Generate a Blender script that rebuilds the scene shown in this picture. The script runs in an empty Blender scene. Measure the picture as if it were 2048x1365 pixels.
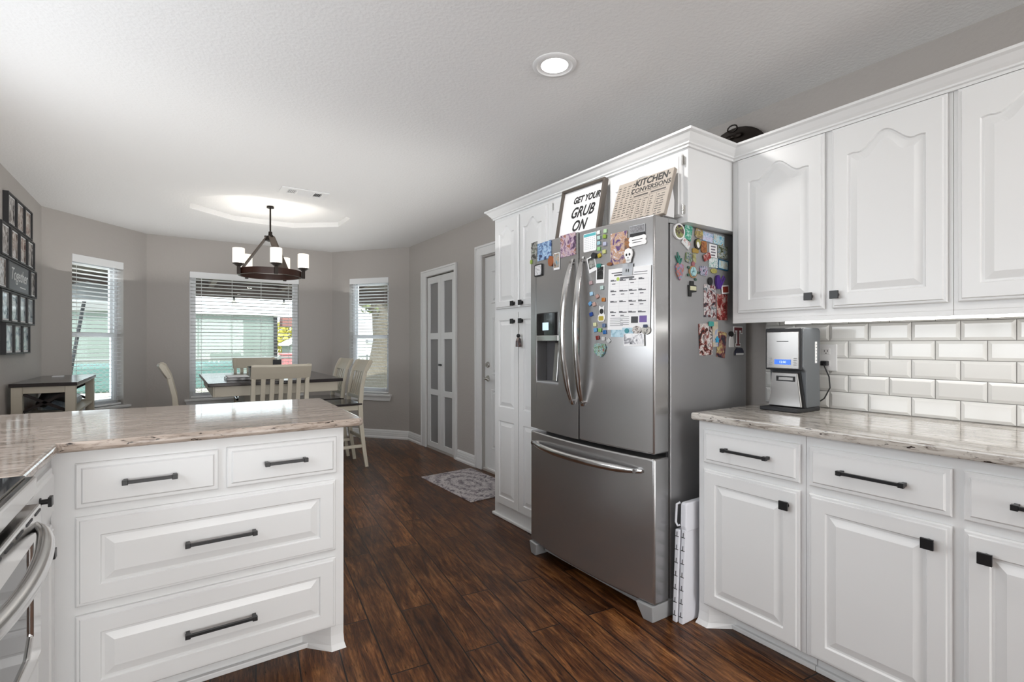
import bpy, bmesh, math, random
from math import sin, cos, pi, radians, sqrt, atan2
from mathutils import Vector, Matrix
from mathutils.geometry import tessellate_polygon
random.seed(7)
SC = bpy.context.scene
COL = SC.collection

# ---------------------------------------------------------------- camera
XL_WALL = -0.985
cd = bpy.data.cameras.new('camera')
cd.sensor_width = 36.0
cd.lens = 999.0 / 2048.0 * 36.0
cd.shift_y = 4.5 / 2048.0
cd.clip_start = 0.02
cd.clip_end = 200
cam = bpy.data.objects.new('camera', cd)
COL.objects.link(cam)
cam.location = (0, 0, 1.245)
cam.rotation_euler = (radians(90), 0, -0.596)
SC.camera = cam

# ---------------------------------------------------------------- view, sky, sun, large lights
SC.view_settings.view_transform = 'Standard'
SC.view_settings.look = 'None'
SC.view_settings.gamma = 1.0
SC.view_settings.use_curve_mapping = False
SC.view_settings.exposure = 0.40
W = bpy.data.worlds.new('sky')
SC.world = W
W.use_nodes = True
bg = W.node_tree.nodes['Background']
bg.inputs[0].default_value = (0.86, 0.93, 1.0, 1)
bg.inputs[1].default_value = 3.0
sd = bpy.data.lights.new('sun', 'SUN')
sd.energy = 4.6
sd.angle = 0.02
sd.color = (1, 0.95, 0.88)
sun = bpy.data.objects.new('sun', sd)
COL.objects.link(sun)
sun.rotation_euler = (radians(42), radians(-18), 0)


def area(name, loc, rot, sx, sy, power, color=(1, 1, 1), spread=180):
    l = bpy.data.lights.new(name, 'AREA')
    l.shape = 'RECTANGLE'
    l.size = sx
    l.size_y = sy
    l.energy = power
    l.color = color
    l.spread = radians(spread)
    o = bpy.data.objects.new(name, l)
    COL.objects.link(o)
    o.location = loc
    o.rotation_euler = rot
    return o


# fill standing in for daylight, outside unseen glass doors added behind the camera
area('added_rear_fill', (0.75, -7.3, 1.2), (radians(93), 0, 0), 3.0, 2.1, 190, (1.0, 0.985, 0.96))
area('added_rear_uplight', (0.7, -1.6, 1.3), (radians(180), 0, 0), 2.0, 1.8, 7, (1.0, 0.985, 0.955))  # unseen uplight without a fixture, added to brighten the ceiling
area('added_ceiling_fill', (0.55, 4.85, 1.93), (radians(180), 0, 0), 2.9, 4.0, 14.5, (1.0, 0.985, 0.96))  # unseen upward panel, added to light the ceiling over the dining area
area('added_side_fill', (XL_WALL - 0.22, 1.8, 1.65), (radians(70), 0, radians(-90)), 3.0, 1.15, 12.5, (1.0, 0.99, 0.97))  # fill standing in for daylight at an unseen, added left-wall window
CAN_POWER = 3
STRIP_POWER = 0.45
CHANDELIER_POWER = 4.8

# ---------------------------------------------------------------- geometry helpers
class MB:
    def __init__(s):
        s.bm = bmesh.new()

    def v(s, p):
        return s.bm.verts.new(p)

    def face(s, vs):
        try:
            return s.bm.faces.new(vs)
        except ValueError:
            return None

    def poly(s, pts):
        return s.face([s.v(p) for p in pts])

    def box(s, x0, x1, y0, y1, z0, z1):
        return s.hexa([(x0, y0, z0), (x1, y0, z0), (x1, y1, z0), (x0, y1, z0), (x0, y0, z1), (x1, y0, z1), (x1, y1, z1), (x0, y1, z1)])

    def hexa(s, p):
        v = [s.v(q) for q in p]
        for f in ((0, 3, 2, 1), (4, 5, 6, 7), (0, 1, 5, 4), (1, 2, 6, 5), (2, 3, 7, 6), (3, 0, 4, 7)):
            s.face([v[i] for i in f])
        return s

    def bbox(s, B, u0, u1, v0, v1, d0, d1):
        return s.hexa([B(u0, v0, d0), B(u1, v0, d0), B(u1, v0, d1), B(u0, v0, d1), B(u0, v1, d0), B(u1, v1, d0), B(u1, v1, d1), B(u0, v1, d1)])

    def beam(s, a, b, w, t, up=(0, 0, 1), w2=None, t2=None):
        """A bar from a to b, w wide across, t thick along up."""
        a = Vector(a); b = Vector(b)
        d = (b - a).normalized()
        U = Vector(up)
        S = d.cross(U)
        if S.length < 1e-6:
            S = d.cross(Vector((1, 0, 0)))
        S.normalize()
        T = S.cross(d).normalized()
        w2 = w if w2 is None else w2
        t2 = t if t2 is None else t2
        P = []
        for q, ww, tt in ((a, w, t), (b, w2, t2)):
            P += [q - S * ww / 2 - T * tt / 2, q + S * ww / 2 - T * tt / 2, q + S * ww / 2 + T * tt / 2, q - S * ww / 2 + T * tt / 2]
        return s.hexa(P)

    def ring(s, pts):
        return [s.v(p) for p in pts]

    def bridge(s, a, b, closed=True):
        n = len(a)
        for i in range(n if closed else n - 1):
            j = (i + 1) % n
            s.face([a[i], a[j], b[j], b[i]])

    def tube(s, pts, r, n=10, caps=True, flat=None, up=None):
        """Sweep along pts; r a number or a list; flat=(a,b) elliptic factors."""
        pts = [Vector(p) for p in pts]
        rs = r if isinstance(r, (list, tuple)) else [r] * len(pts)
        U = None
        prev = None
        for i, p in enumerate(pts):
            d = (pts[min(i + 1, len(pts) - 1)] - pts[max(i - 1, 0)]).normalized()
            if up is not None:
                U = Vector(up)
            elif U is None:
                U = Vector((0, 0, 1)) if abs(d.z) < 0.9 else Vector((1, 0, 0))
            S = d.cross(U).normalized()
            T = S.cross(d).normalized()
            U = T
            fa, fb = flat if flat else (1, 1)
            rg = s.ring([p + S * cos(2 * pi * k / n) * rs[i] * fa + T * sin(2 * pi * k / n) * rs[i] * fb for k in range(n)])
            if prev:
                s.bridge(prev, rg)
            elif caps:
                s.face(rg[::-1])
            prev = rg
        if caps:
            s.face(prev)
        return s

    def cyl(s, a, b, r, r2=None, n=20):
        return s.tube([a, b], [r, r if r2 is None else r2], n)

    def lathe(s, prof, c, n=28, sq=None):
        prev = None
        for r, z in prof:
            rg = s.ring([(c[0] + r * cos(2 * pi * k / n), c[1] + r * sin(2 * pi * k / n), c[2] + z) for k in range(n)])
            if prev:
                s.bridge(prev, rg)
            prev = rg
        return s

    def prism(s, poly, B, d0, d1):
        a = s.ring([B(u, v, d0) for u, v in poly])
        b = s.ring([B(u, v, d1) for u, v in poly])
        s.bridge(a, b)
        s.face(a)
        s.face(b)
        return s

    def slab(s, outer, holes, B, d0, d1):
        """A plate with holes."""
        loops = [outer] + holes
        tris = tessellate_polygon([[Vector((p[0], p[1], 0)) for p in l] for l in loops])
        flat = [p for l in loops for p in l]
        vs = {d: [s.v(B(p[0], p[1], d)) for p in flat] for d in (d0, d1)}
        for t in tris:
            s.face([vs[d0][i] for i in t])
            s.face([vs[d1][i] for i in t][::-1])
        k = 0
        for l in loops:
            n = len(l)
            for i in range(n):
                j = (i + 1) % n
                s.face([vs[d0][k + i], vs[d0][k + j], vs[d1][k + j], vs[d1][k + i]])
            k += n
        return s

    def ball(s, c, r, sc=(1, 1, 1), n=12):
        m = Matrix.Translation(c) @ Matrix.Diagonal((r * sc[0], r * sc[1], r * sc[2], 1))
        bmesh.ops.create_uvsphere(s.bm, u_segments=n, v_segments=max(6, n // 2 + 2), radius=1, matrix=m)
        return s


LOCS = {}


def props(o, label=None, cat=None, group=None, kind=None):
    for k, v in (('label', label), ('category', cat), ('group', group), ('kind', kind)):
        if v:
            o[k] = v
    return o


def thing(name, label, cat, loc=(0, 0, 0), group=None, kind=None):
    o = bpy.data.objects.new(name, None)
    o.empty_display_size = 0.05
    COL.objects.link(o)
    o.location = loc
    LOCS[o.name] = Vector(loc)
    return props(o, label, cat, group, kind)


def obj(name, mb, mat, parent=None, bevel=0, smooth=False, seg=2, label=None):
    bm = mb.bm
    bmesh.ops.recalc_face_normals(bm, faces=bm.faces)
    off = LOCS.get(parent.name, Vector((0, 0, 0))) if parent else Vector((0, 0, 0))
    if off.length:
        bmesh.ops.translate(bm, verts=bm.verts, vec=-off)
    me = bpy.data.meshes.new(name)
    bm.to_mesh(me)
    bm.free()
    me.materials.append(mat)
    if smooth:
        for p in me.polygons:
            p.use_smooth = True
        me.set_sharp_from_angle(angle=radians(38))
    o = bpy.data.objects.new(name, me)
    COL.objects.link(o)
    if parent:
        o.parent = parent
    LOCS[o.name] = off
    if bevel:
        b = o.modifiers.new('bevel', 'BEVEL')
        b.width = bevel
        b.segments = seg
        b.limit_method = 'ANGLE'
        b.angle_limit = radians(40)
        b.harden_normals = False
    if label:
        o['label'] = label
    return o


def single(name, mb, mat, label, cat, group=None, **k):
    return props(obj(name, mb, mat, **k), label, cat, group)


def struct(name, mb, mat, **k):
    return props(obj(name, mb, mat, **k), kind='structure')


def copy_tree(o, parent=None):
    c = o.copy()
    COL.objects.link(c)
    if parent:
        c.parent = parent
    for ch in list(o.children):
        copy_tree(ch, c)
    return c


def lettering(name, text, mat, B, size, parent=None, align='CENTER', shear=0.0, depth=0.001, d0=0.0, sx=1.0, bold=0.0, label=None, spacing=1.0):
    """Raised letters on the plane of B(u, v, d); the origin is their middle."""
    cu = bpy.data.curves.new('lettering_curve', 'FONT')
    cu.body = text
    cu.size = size
    cu.align_x = align
    cu.align_y = 'CENTER'
    cu.shear = shear
    cu.offset = bold
    cu.space_character = spacing
    cu.resolution_u = 3
    t = bpy.data.objects.new('lettering_tmp', cu)
    COL.objects.link(t)
    dg = bpy.context.evaluated_depsgraph_get()
    me = bpy.data.meshes.new_from_object(t.evaluated_get(dg))
    bpy.data.objects.remove(t)
    bpy.data.curves.remove(cu)
    mb = MB()
    vs0 = [v.co.copy() for v in me.vertices]
    lo = [mb.v(B(c.x * sx, c.y, d0)) for c in vs0]
    hi = [mb.v(B(c.x * sx, c.y, d0 + depth)) for c in vs0]
    count = {}
    for p in me.polygons:
        ids = list(p.vertices)
        mb.face([hi[i] for i in ids])
        mb.face([lo[i] for i in ids][::-1])
        for i in range(len(ids)):
            e = (ids[i], ids[(i + 1) % len(ids)])
            k = tuple(sorted(e))
            count.setdefault(k, []).append(e)
    for k, l in count.items():
        if len(l) == 1:
            a, b = l[0]
            mb.face([lo[a], lo[b], hi[b], hi[a]])
    bpy.data.meshes.remove(me)
    return obj(name, mb, mat, parent, label=label)


# ---------------------------------------------------------------- materials
def mat(name, color, rough=0.5, metal=0.0, spec=0.5, emit=None, estr=0.0, coat=0.0, bump=None, aniso=0.0):
    m = bpy.data.materials.new(name)
    m.use_nodes = True
    nt = m.node_tree
    p = nt.nodes['Principled BSDF']
    p.inputs['Base Color'].default_value = (*color, 1)
    p.inputs['Roughness'].default_value = rough
    p.inputs['Metallic'].default_value = metal
    p.inputs['Specular IOR Level'].default_value = spec
    if coat:
        p.inputs['Coat Weight'].default_value = coat
        p.inputs['Coat Roughness'].default_value = 0.08
    if emit:
        p.inputs['Emission Color'].default_value = (*emit, 1)
        p.inputs['Emission Strength'].default_value = estr
    if aniso:
        p.inputs['Anisotropic'].default_value = aniso
        tg = nt.nodes.new('ShaderNodeTangent')
        tg.direction_type = 'RADIAL'
        tg.axis = 'Z'
        nt.links.new(tg.outputs[0], p.inputs['Tangent'])
    if bump:
        sc, st, dist = bump
        tc = nt.nodes.new('ShaderNodeTexCoord')
        n = nt.nodes.new('ShaderNodeTexNoise')
        n.inputs['Scale'].default_value = sc
        n.inputs['Detail'].default_value = 3
        nt.links.new(tc.outputs['Object'], n.inputs['Vector'])
        b = nt.nodes.new('ShaderNodeBump')
        b.inputs['Strength'].default_value = st
        b.inputs['Distance'].default_value = dist
        nt.links.new(n.outputs['Fac'], b.inputs['Height'])
        nt.links.new(b.outputs[0], p.inputs['Normal'])
    return m


def ramp(nt, stops, interp='LINEAR'):
    r = nt.nodes.new('ShaderNodeValToRGB')
    cr = r.color_ramp
    cr.interpolation = interp
    while len(cr.elements) < len(stops):
        cr.elements.new(0.5)
    for e, (pos, c) in zip(cr.elements, stops):
        e.position = pos
        e.color = (*c, 1)
    return r


def mapped(nt, scale=(1, 1, 1), rot=(0, 0, 0), loc=(0, 0, 0), coord='Object'):
    tc = nt.nodes.new('ShaderNodeTexCoord')
    mp = nt.nodes.new('ShaderNodeMapping')
    mp.inputs['Scale'].default_value = scale
    mp.inputs['Rotation'].default_value = rot
    mp.inputs['Location'].default_value = loc
    nt.links.new(tc.outputs[coord], mp.inputs['Vector'])
    return mp


def noise(nt, vec, scale, detail=4, rough=0.5, dist=0.0):
    n = nt.nodes.new('ShaderNodeTexNoise')
    n.inputs['Scale'].default_value = scale
    n.inputs['Detail'].default_value = detail
    n.inputs['Roughness'].default_value = rough
    n.inputs['Distortion'].default_value = dist
    nt.links.new(vec, n.inputs['Vector'])
    return n


def mixc(nt, fac, a, b, mode='MIX'):
    m = nt.nodes.new('ShaderNodeMix')
    m.data_type = 'RGBA'
    m.blend_type = mode
    for s, x in ((0, fac), (6, a), (7, b)):
        if hasattr(x, 'is_linked') or hasattr(x, 'links'):
            nt.links.new(x, m.inputs[s])
        elif isinstance(x, tuple):
            m.inputs[s].default_value = (*x, 1)
        else:
            m.inputs[s].default_value = x
    return m.outputs[2]


def picture(name, colors, scale=25, rough=0.35, dist=1.0):
    """A printed picture: blotches of the colours seen in it."""
    m = mat(name, colors[0], rough)
    nt = m.node_tree
    mp = mapped(nt, loc=(random.random() * 9, random.random() * 9, random.random() * 9))
    n = noise(nt, mp.outputs[0], scale, 3, 0.6, dist)
    k = len(colors)
    r = ramp(nt, [(0.37 + 0.26 * i / max(1, k - 1), c) for i, c in enumerate(colors)], 'LINEAR')
    nt.links.new(n.outputs['Fac'], r.inputs[0])
    nt.links.new(r.outputs[0], nt.nodes['Principled BSDF'].inputs['Base Color'])
    return m


M = {}
M['wall'] = mat('wall_paint', (0.46, 0.431, 0.408), 0.62, spec=0.35, bump=(45, 0.30, 0.006))
M['ceiling'] = mat('ceiling_paint', (0.85, 0.848, 0.842), 0.8, spec=0.2, bump=(60, 0.35, 0.006))
M['cab'] = mat('cabinet_paint', (0.77, 0.775, 0.775), 0.32, spec=0.5)
M['trim'] = mat('trim_paint', (0.80, 0.80, 0.80), 0.35)
M['black'] = mat('black_metal', (0.008, 0.008, 0.009), 0.35, spec=0.5)
M['blackmatte'] = mat('black_plastic', (0.012, 0.012, 0.014), 0.5)
M['steel'] = mat('brushed_steel', (0.43, 0.425, 0.425), 0.27, 0.86, aniso=0.5)
M['steel2'] = mat('polished_steel', (0.62, 0.615, 0.61), 0.18, 1.0)
M['steelside'] = mat('fridge_side_grey', (0.36, 0.36, 0.365), 0.36, 0.5, bump=(260, 0.12, 0.002))
M['greyplastic'] = mat('grey_plastic', (0.33, 0.335, 0.34), 0.45)
M['brushed'] = mat('coffee_maker_steel', (0.36, 0.35, 0.34), 0.27, 1.0)
M['nickel'] = mat('nickel', (0.62, 0.61, 0.59), 0.2, 1.0)
M['white'] = mat('white_plastic', (0.80, 0.80, 0.80), 0.4)
M['vinyl'] = mat('window_vinyl', (0.82, 0.83, 0.85), 0.35)
M['slat'] = mat('blind_slat', (0.82, 0.83, 0.84), 0.45)
M['cream'] = mat('cream_paint', (0.52, 0.475, 0.385), 0.38)
M['darktop'] = mat('espresso_wood', (0.028, 0.022, 0.022), 0.16)
M['bronze'] = mat('oil_rubbed_bronze', (0.020, 0.014, 0.011), 0.4, 0.6)
M['frost'] = mat('grey_frosted_glass', (0.27, 0.27, 0.275), 0.10, spec=0.6)
M['oven'] = mat('oven_glass', (0.03, 0.03, 0.032), 0.04, spec=0.9)
M['grout'] = mat('grey_grout', (0.23, 0.22, 0.205), 0.9)
M['tile'] = mat('white_tile', (0.76, 0.755, 0.73), 0.10, spec=0.6)
M['lampglow'] = mat('lamp_lens', (1, 1, 1), 0.4, emit=(1, 0.98, 0.96), estr=6.0)
M['strip'] = mat('led_lens', (1, 1, 1), 0.4, emit=(1, 0.99, 0.96), estr=3.0)
M['shade'] = mat('seeded_glass_shade', (0.9, 0.88, 0.84), 0.25, emit=(1, 0.93, 0.82), estr=0.42)
M['bulb'] = mat('bulb_glow', (1, 1, 1), 0.4, emit=(1, 0.9, 0.75), estr=6)
M['ink'] = mat('black_ink', (0.012, 0.012, 0.012), 0.6)
M['paper'] = mat('white_paper', (0.80, 0.80, 0.81), 0.55)
M['signwood'] = mat('aged_sign_board', (0.36, 0.315, 0.27), 0.6, bump=(80, 0.2, 0.002))
M['artframe'] = mat('greyed_wood_frame', (0.085, 0.07, 0.058), 0.5)


def glass_pane(name, tint, gloss):
    m = bpy.data.materials.new(name)
    m.use_nodes = True
    nt = m.node_tree
    nt.nodes.clear()
    out = nt.nodes.new('ShaderNodeOutputMaterial')
    mix = nt.nodes.new('ShaderNodeMixShader')
    tr = nt.nodes.new('ShaderNodeBsdfTransparent')
    tr.inputs[0].default_value = (*tint, 1)
    gl = nt.nodes.new('ShaderNodeBsdfGlossy')
    gl.inputs['Roughness'].default_value = 0.01
    mix.inputs[0].default_value = gloss
    nt.links.new(tr.outputs[0], mix.inputs[1])
    nt.links.new(gl.outputs[0], mix.inputs[2])
    nt.links.new(mix.outputs[0], out.inputs[0])
    return m


M['glass'] = glass_pane('window_glass', (0.95, 0.98, 0.97), 0.015)


def wood_floor():
    m = mat('hand_scraped_wood_floor', (0.1, 0.05, 0.03), 0.3, spec=0.28)
    nt = m.node_tree
    L = nt.links
    p = nt.nodes['Principled BSDF']
    mp = mapped(nt, rot=(0, 0, radians(-83.0)))       # x along the boards, y across
    br = nt.nodes.new('ShaderNodeTexBrick')
    br.offset = 0.37
    br.inputs['Color1'].default_value = (0, 0, 0, 1)
    br.inputs['Color2'].default_value = (1, 1, 1, 1)
    br.inputs['Mortar'].default_value = (0.5, 0.5, 0.5, 1)
    br.inputs['Scale'].default_value = 1.0
    br.inputs['Mortar Size'].default_value = 0.0035
    br.inputs['Mortar Smooth'].default_value = 0.3
    br.inputs['Brick Width'].default_value = 1.15
    br.inputs['Row Height'].default_value = 0.150
    L.new(mp.outputs[0], br.inputs['Vector'])
    # a shift per board so the grain does not run through the joints
    sh = nt.nodes.new('ShaderNodeVectorMath')
    sh.operation = 'MULTIPLY_ADD'
    sh.inputs[1].default_value = (7.0, 3.0, 11.0)
    L.new(br.outputs['Color'], sh.inputs[0])
    L.new(mp.outputs[0], sh.inputs[2])
    st = nt.nodes.new('ShaderNodeMapping')
    st.inputs['Scale'].default_value = (1.0, 9.0, 1.0)
    L.new(sh.outputs[0], st.inputs[0])
    g1 = noise(nt, st.outputs[0], 3.2, 8, 0.62, 1.4)
    g2 = noise(nt, st.outputs[0], 16.0, 6, 0.7, 0.6)
    blot = noise(nt, sh.outputs[0], 4.2, 3, 0.5, 0.4)
    r1 = ramp(nt, [(0.30, (0.022, 0.0070, 0.0025)), (0.44, (0.085, 0.030, 0.0095)), (0.58, (0.180, 0.077, 0.026)), (0.76, (0.31, 0.155, 0.062))])
    L.new(g1.outputs['Fac'], r1.inputs[0])
    r2 = ramp(nt, [(0.34, (0.35, 0.32, 0.30)), (0.58, (1.18, 1.14, 1.10))])
    L.new(g2.outputs['Fac'], r2.inputs[0])
    c = mixc(nt, 1.0, r1.outputs[0], r2.outputs[0], 'MULTIPLY')
    r3 = ramp(nt, [(0.30, (0.50, 0.47, 0.45)), (0.62, (1.05, 1.05, 1.05))])
    L.new(blot.outputs['Fac'], r3.inputs[0])
    c = mixc(nt, 1.0, c, r3.outputs[0], 'MULTIPLY')
    # knots
    kn = nt.nodes.new('ShaderNodeTexVoronoi')
    kn.inputs['Scale'].default_value = 2.6
    ks = nt.nodes.new('ShaderNodeMapping')
    ks.inputs['Scale'].default_value = (0.8, 1.9, 1.0)
    L.new(sh.outputs[0], ks.inputs[0])
    L.new(ks.outputs[0], kn.inputs['Vector'])
    r4 = ramp(nt, [(0.03, (0.16, 0.14, 0.13)), (0.12, (1, 1, 1))])
    L.new(kn.outputs['Distance'], r4.inputs[0])
    c = mixc(nt, 1.0, c, r4.outputs[0], 'MULTIPLY')
    # board to board tone
    r5 = ramp(nt, [(0.0, (0.62, 0.58, 0.56)), (1.0, (1.42, 1.38, 1.30))])
    L.new(br.outputs['Color'], r5.inputs[0])
    c = mixc(nt, 1.0, c, r5.outputs[0], 'MULTIPLY')
    c = mixc(nt, br.outputs['Fac'], c, (0.010, 0.005, 0.003))
    L.new(c, p.inputs['Base Color'])
    rr = nt.nodes.new('ShaderNodeMapRange')
    rr.inputs[3].default_value = 0.20
    rr.inputs[4].default_value = 0.42
    L.new(g2.outputs['Fac'], rr.inputs[0])
    L.new(rr.outputs[0], p.inputs['Roughness'])
    add = nt.nodes.new('ShaderNodeMath')
    add.operation = 'SUBTRACT'
    L.new(g1.outputs['Fac'], add.inputs[0])
    L.new(br.outputs['Fac'], add.inputs[1])
    b = nt.nodes.new('ShaderNodeBump')
    b.inputs['Strength'].default_value = 0.32
    b.inputs['Distance'].default_value = 0.004
    L.new(add.outputs[0], b.inputs['Height'])
    L.new(b.outputs[0], p.inputs['Normal'])
    return m


def granite(name, along, k=(1, 1, 1)):
    m = mat(name, (0.6, 0.58, 0.54), 0.07, spec=0.6)
    nt = m.node_tree
    L = nt.links
    p = nt.nodes['Principled BSDF']
    s1 = (1.0, 6.5, 6.5) if along == 'x' else (6.5, 1.0, 6.5)
    s2 = (1.0, 4.0, 4.0) if along == 'x' else (4.0, 1.0, 4.0)
    a = mapped(nt, scale=s1)
    b = mapped(nt, scale=s2, loc=(3.1, 1.7, 0.4))
    n1 = noise(nt, a.outputs[0], 3.0, 6, 0.6, 0.9)
    n2 = noise(nt, a.outputs[0], 14.0, 6, 0.7, 0.5)
    n3 = noise(nt, b.outputs[0], 26.0, 4, 0.65, 0.3)
    r1 = ramp(nt, [(0.30, (0.33 * k[0], 0.30 * k[1], 0.265 * k[2])), (0.48, (0.52 * k[0], 0.485 * k[1], 0.44 * k[2])), (0.68, (0.64 * k[0], 0.615 * k[1], 0.58 * k[2]))])
    L.new(n1.outputs['Fac'], r1.inputs[0])
    r2 = ramp(nt, [(0.36, (0.34, 0.29, 0.26)), (0.50, (1, 1, 1))])
    L.new(n2.outputs['Fac'], r2.inputs[0])
    c = mixc(nt, 0.8, r1.outputs[0], r2.outputs[0], 'MULTIPLY')
    r3 = ramp(nt, [(0.345, (0.06, 0.045, 0.045)), (0.39, (1, 1, 1))])
    L.new(n3.outputs['Fac'], r3.inputs[0])
    c = mixc(nt, 1.0, c, r3.outputs[0], 'MULTIPLY')
    L.new(c, p.inputs['Base Color'])
    return m


def rug_mat():
    m = mat('woven_rug', (0.45, 0.42, 0.43), 0.95, spec=0.1)
    nt = m.node_tree
    L = nt.links
    p = nt.nodes['Principled BSDF']
    mp = mapped(nt, loc=(-2.165, -3.87, 0))
    # medallion rings round the rug's middle
    vm = nt.nodes.new('ShaderNodeVectorMath')
    vm.operation = 'MULTIPLY'
    vm.inputs[1].default_value = (1.75, 1.0, 0)
    L.new(mp.outputs[0], vm.inputs[0])
    ln = nt.nodes.new('ShaderNodeVectorMath')
    ln.operation = 'LENGTH'
    L.new(vm.outputs[0], ln.inputs[0])
    wv = nt.nodes.new('ShaderNodeMath')
    wv.operation = 'MULTIPLY'
    wv.inputs[1].default_value = 42
    L.new(ln.outputs['Value'], wv.inputs[0])
    sn = nt.nodes.new('ShaderNodeMath')
    sn.operation = 'SINE'
    L.new(wv.outputs[0], sn.inputs[0])
    n = noise(nt, mp.outputs[0], 16, 6, 0.75, 2.5)
    ad = nt.nodes.new('ShaderNodeMath')
    ad.operation = 'MULTIPLY_ADD'
    ad.inputs[1].default_value = 0.045
    L.new(sn.outputs[0], ad.inputs[0])
    L.new(n.outputs['Fac'], ad.inputs[2])
    r = ramp(nt, [(0.38, (0.14, 0.12, 0.14)), (0.48, (0.36, 0.33, 0.34)), (0.55, (0.56, 0.52, 0.52))])
    L.new(ad.outputs[0], r.inputs[0])
    L.new(r.outputs[0], p.inputs['Base Color'])
    return m


M['floor'] = wood_floor()
M['granite_x'] = granite('speckled_granite_island', 'x', (0.80, 0.71, 0.66))
M['granite_y'] = granite('speckled_granite_run', 'y')
M['rug'] = rug_mat()
CW = bpy.data.materials.new
M['ringwood'] = mat('reddish_dark_wood', (0.05, 0.018, 0.011), 0.4)
M['armwood'] = mat('weathered_wood_arm', (0.075, 0.055, 0.042), 0.5)

exec_order = []
H = 2.485          # ceiling height
XL, XR, XK = -0.985, 2.52, 2.57

# ================================================================ ROOM SHELL
def sill_wall(P, Q, thick, name, opening=None, z1=H):
    """A wall on the line P-Q (inner face), its thickness away from the room."""
    P = Vector((*P, 0)); Q = Vector((*Q, 0))
    D = (Q - P).normalized()
    N = Vector((D.y, -D.x, 0))          # towards the room when P->Q runs clockwise seen from above
    Lw = (Q - P).length
    B = lambda u, v, d: P + D * u + N * d + Vector((0, 0, v))
    mb = MB()
    holes = []
    if opening:
        u0, u1, v0, v1 = opening
        holes = [[(u0, v0), (u1, v0), (u1, v1), (u0, v1)]]
    mb.slab([(0, 0), (Lw, 0), (Lw, z1), (0, z1)], holes, B, -thick, 0)
    struct(name, mb, M['wall'])
    return B, Lw


bayL = ((-0.985, 6.118), (-0.25, 7.0))
bayC = ((-0.25, 7.0), (1.79, 7.0))
bayR = ((1.79, 7.0), (2.52, 6.08))
TW = 0.15
BL, LL = sill_wall(*bayL, TW, 'wall_bay_left', (0.283, 0.850, 0.585, 2.11))
BC, LC = sill_wall(*bayC, TW, 'wall_back', (0.409, 1.617, 0.585, 2.093))
BR, LR = sill_wall(*bayR, TW, 'wall_bay_right', (0.276, 0.872, 0.575, 2.112))
mb = MB()
mb.slab([(-7.0, 0), (6.118, 0), (6.118, H), (-7.0, H)], [[(0.4, 1.05), (3.2, 1.05), (3.2, 2.12), (0.4, 2.12)]], lambda u, v, d: Vector((XL - d, u, v)), 0, TW)  # opening cut for the added side window
struct('wall_left', mb, M['wall'])
mb = MB()
mb.slab([(3.094, 0), (4.20 - 0.0, 0), (6.08, 0), (6.08, H), (3.094, H)],
        [[(3.30, 0.02), (4.225, 0.02), (4.225, 2.09), (3.30, 2.09)], [(4.812, 0.02), (5.535, 0.02), (5.535, 2.035), (4.812, 2.035)]],
        lambda u, v, d: Vector((XR + d, u, v)), 0, TW)
struct('wall_right', mb, M['wall'])
mb = MB(); mb.box(XK, XK + TW, -7.0, 3.094, 0, H)
struct('wall_kitchen', mb, M['wall'])
# wall behind the camera with an added wide glass door opening
mb = MB()
mb.slab([(XL, 0), (XK, 0), (XK, H), (XL, H)], [[(-0.75, 0.03), (2.25, 0.03), (2.25, 2.2), (-0.75, 2.2)]], lambda u, v, d: Vector((u, -7.0 - d, v)), 0, TW)
struct('wall_front', mb, M['wall'])
# floor
mb = MB()
mb.slab([(XL - 0.1, -7.1), (XK + 0.1, -7.1), (XK + 0.1, 6.1), (1.85, 7.08), (-0.3, 7.08), (XL - 0.1, 6.15)], [], lambda u, v, d: Vector((u, v, d)), -0.1, 0)
struct('floor', mb, M['floor'])
# ceiling with a shallow octagonal recess over the table
TCX, TCY, TR = 0.79, 5.22, 0.72
octo = [(TCX + TR * cos(pi / 8 + k * pi / 4), TCY + TR * 0.80 * sin(pi / 8 + k * pi / 4)) for k in range(8)]
mb = MB()
mb.slab([(XL - 0.1, -7.1), (XK + 0.1, -7.1), (XK + 0.1, 6.1), (1.85, 7.1), (-0.3, 7.1), (XL - 0.1, 6.15)], [octo], lambda u, v, d: Vector((u, v, d)), H, H + 0.05)
mb.box(TCX - 0.9, TCX + 0.9, TCY - 0.9, TCY + 0.9, H + 0.05, H + 0.10)
struct('ceiling', mb, M['ceiling'])


# baseboards with a stepped moulding
def baseboard(name, B, u0, u1):
    mb = MB()
    prof = [(0, 0), (0.026, 0), (0.026, 0.018), (0.016, 0.03), (0.016, 0.052), (0.013, 0.056), (0.016, 0.062), (0.013, 0.078), (0.010, 0.082), (0.012, 0.088), (0.006, 0.104), (0, 0.112)]
    a = mb.ring([B(u0, z, d) for d, z in prof])
    b = mb.ring([B(u1, z, d) for d, z in prof])
    mb.bridge(a, b)
    mb.face(a); mb.face(b)
    struct(name, mb, M['trim'])


BWR = lambda u, v, d: Vector((XR - d, u, v))
BWL = lambda u, v, d: Vector((XL + d, u, v))
baseboard('baseboard_bay_left', BL, 0, LL)
baseboard('baseboard_back', BC, 0, LC)
baseboard('baseboard_bay_right', BR, 0, LR)
baseboard('baseboard_right', BWR, 4.35, 4.75)
baseboard('baseboard_right_corner', BWR, 5.668, 6.08)
baseboard('baseboard_left', BWL, 3.0, 6.118)


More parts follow.
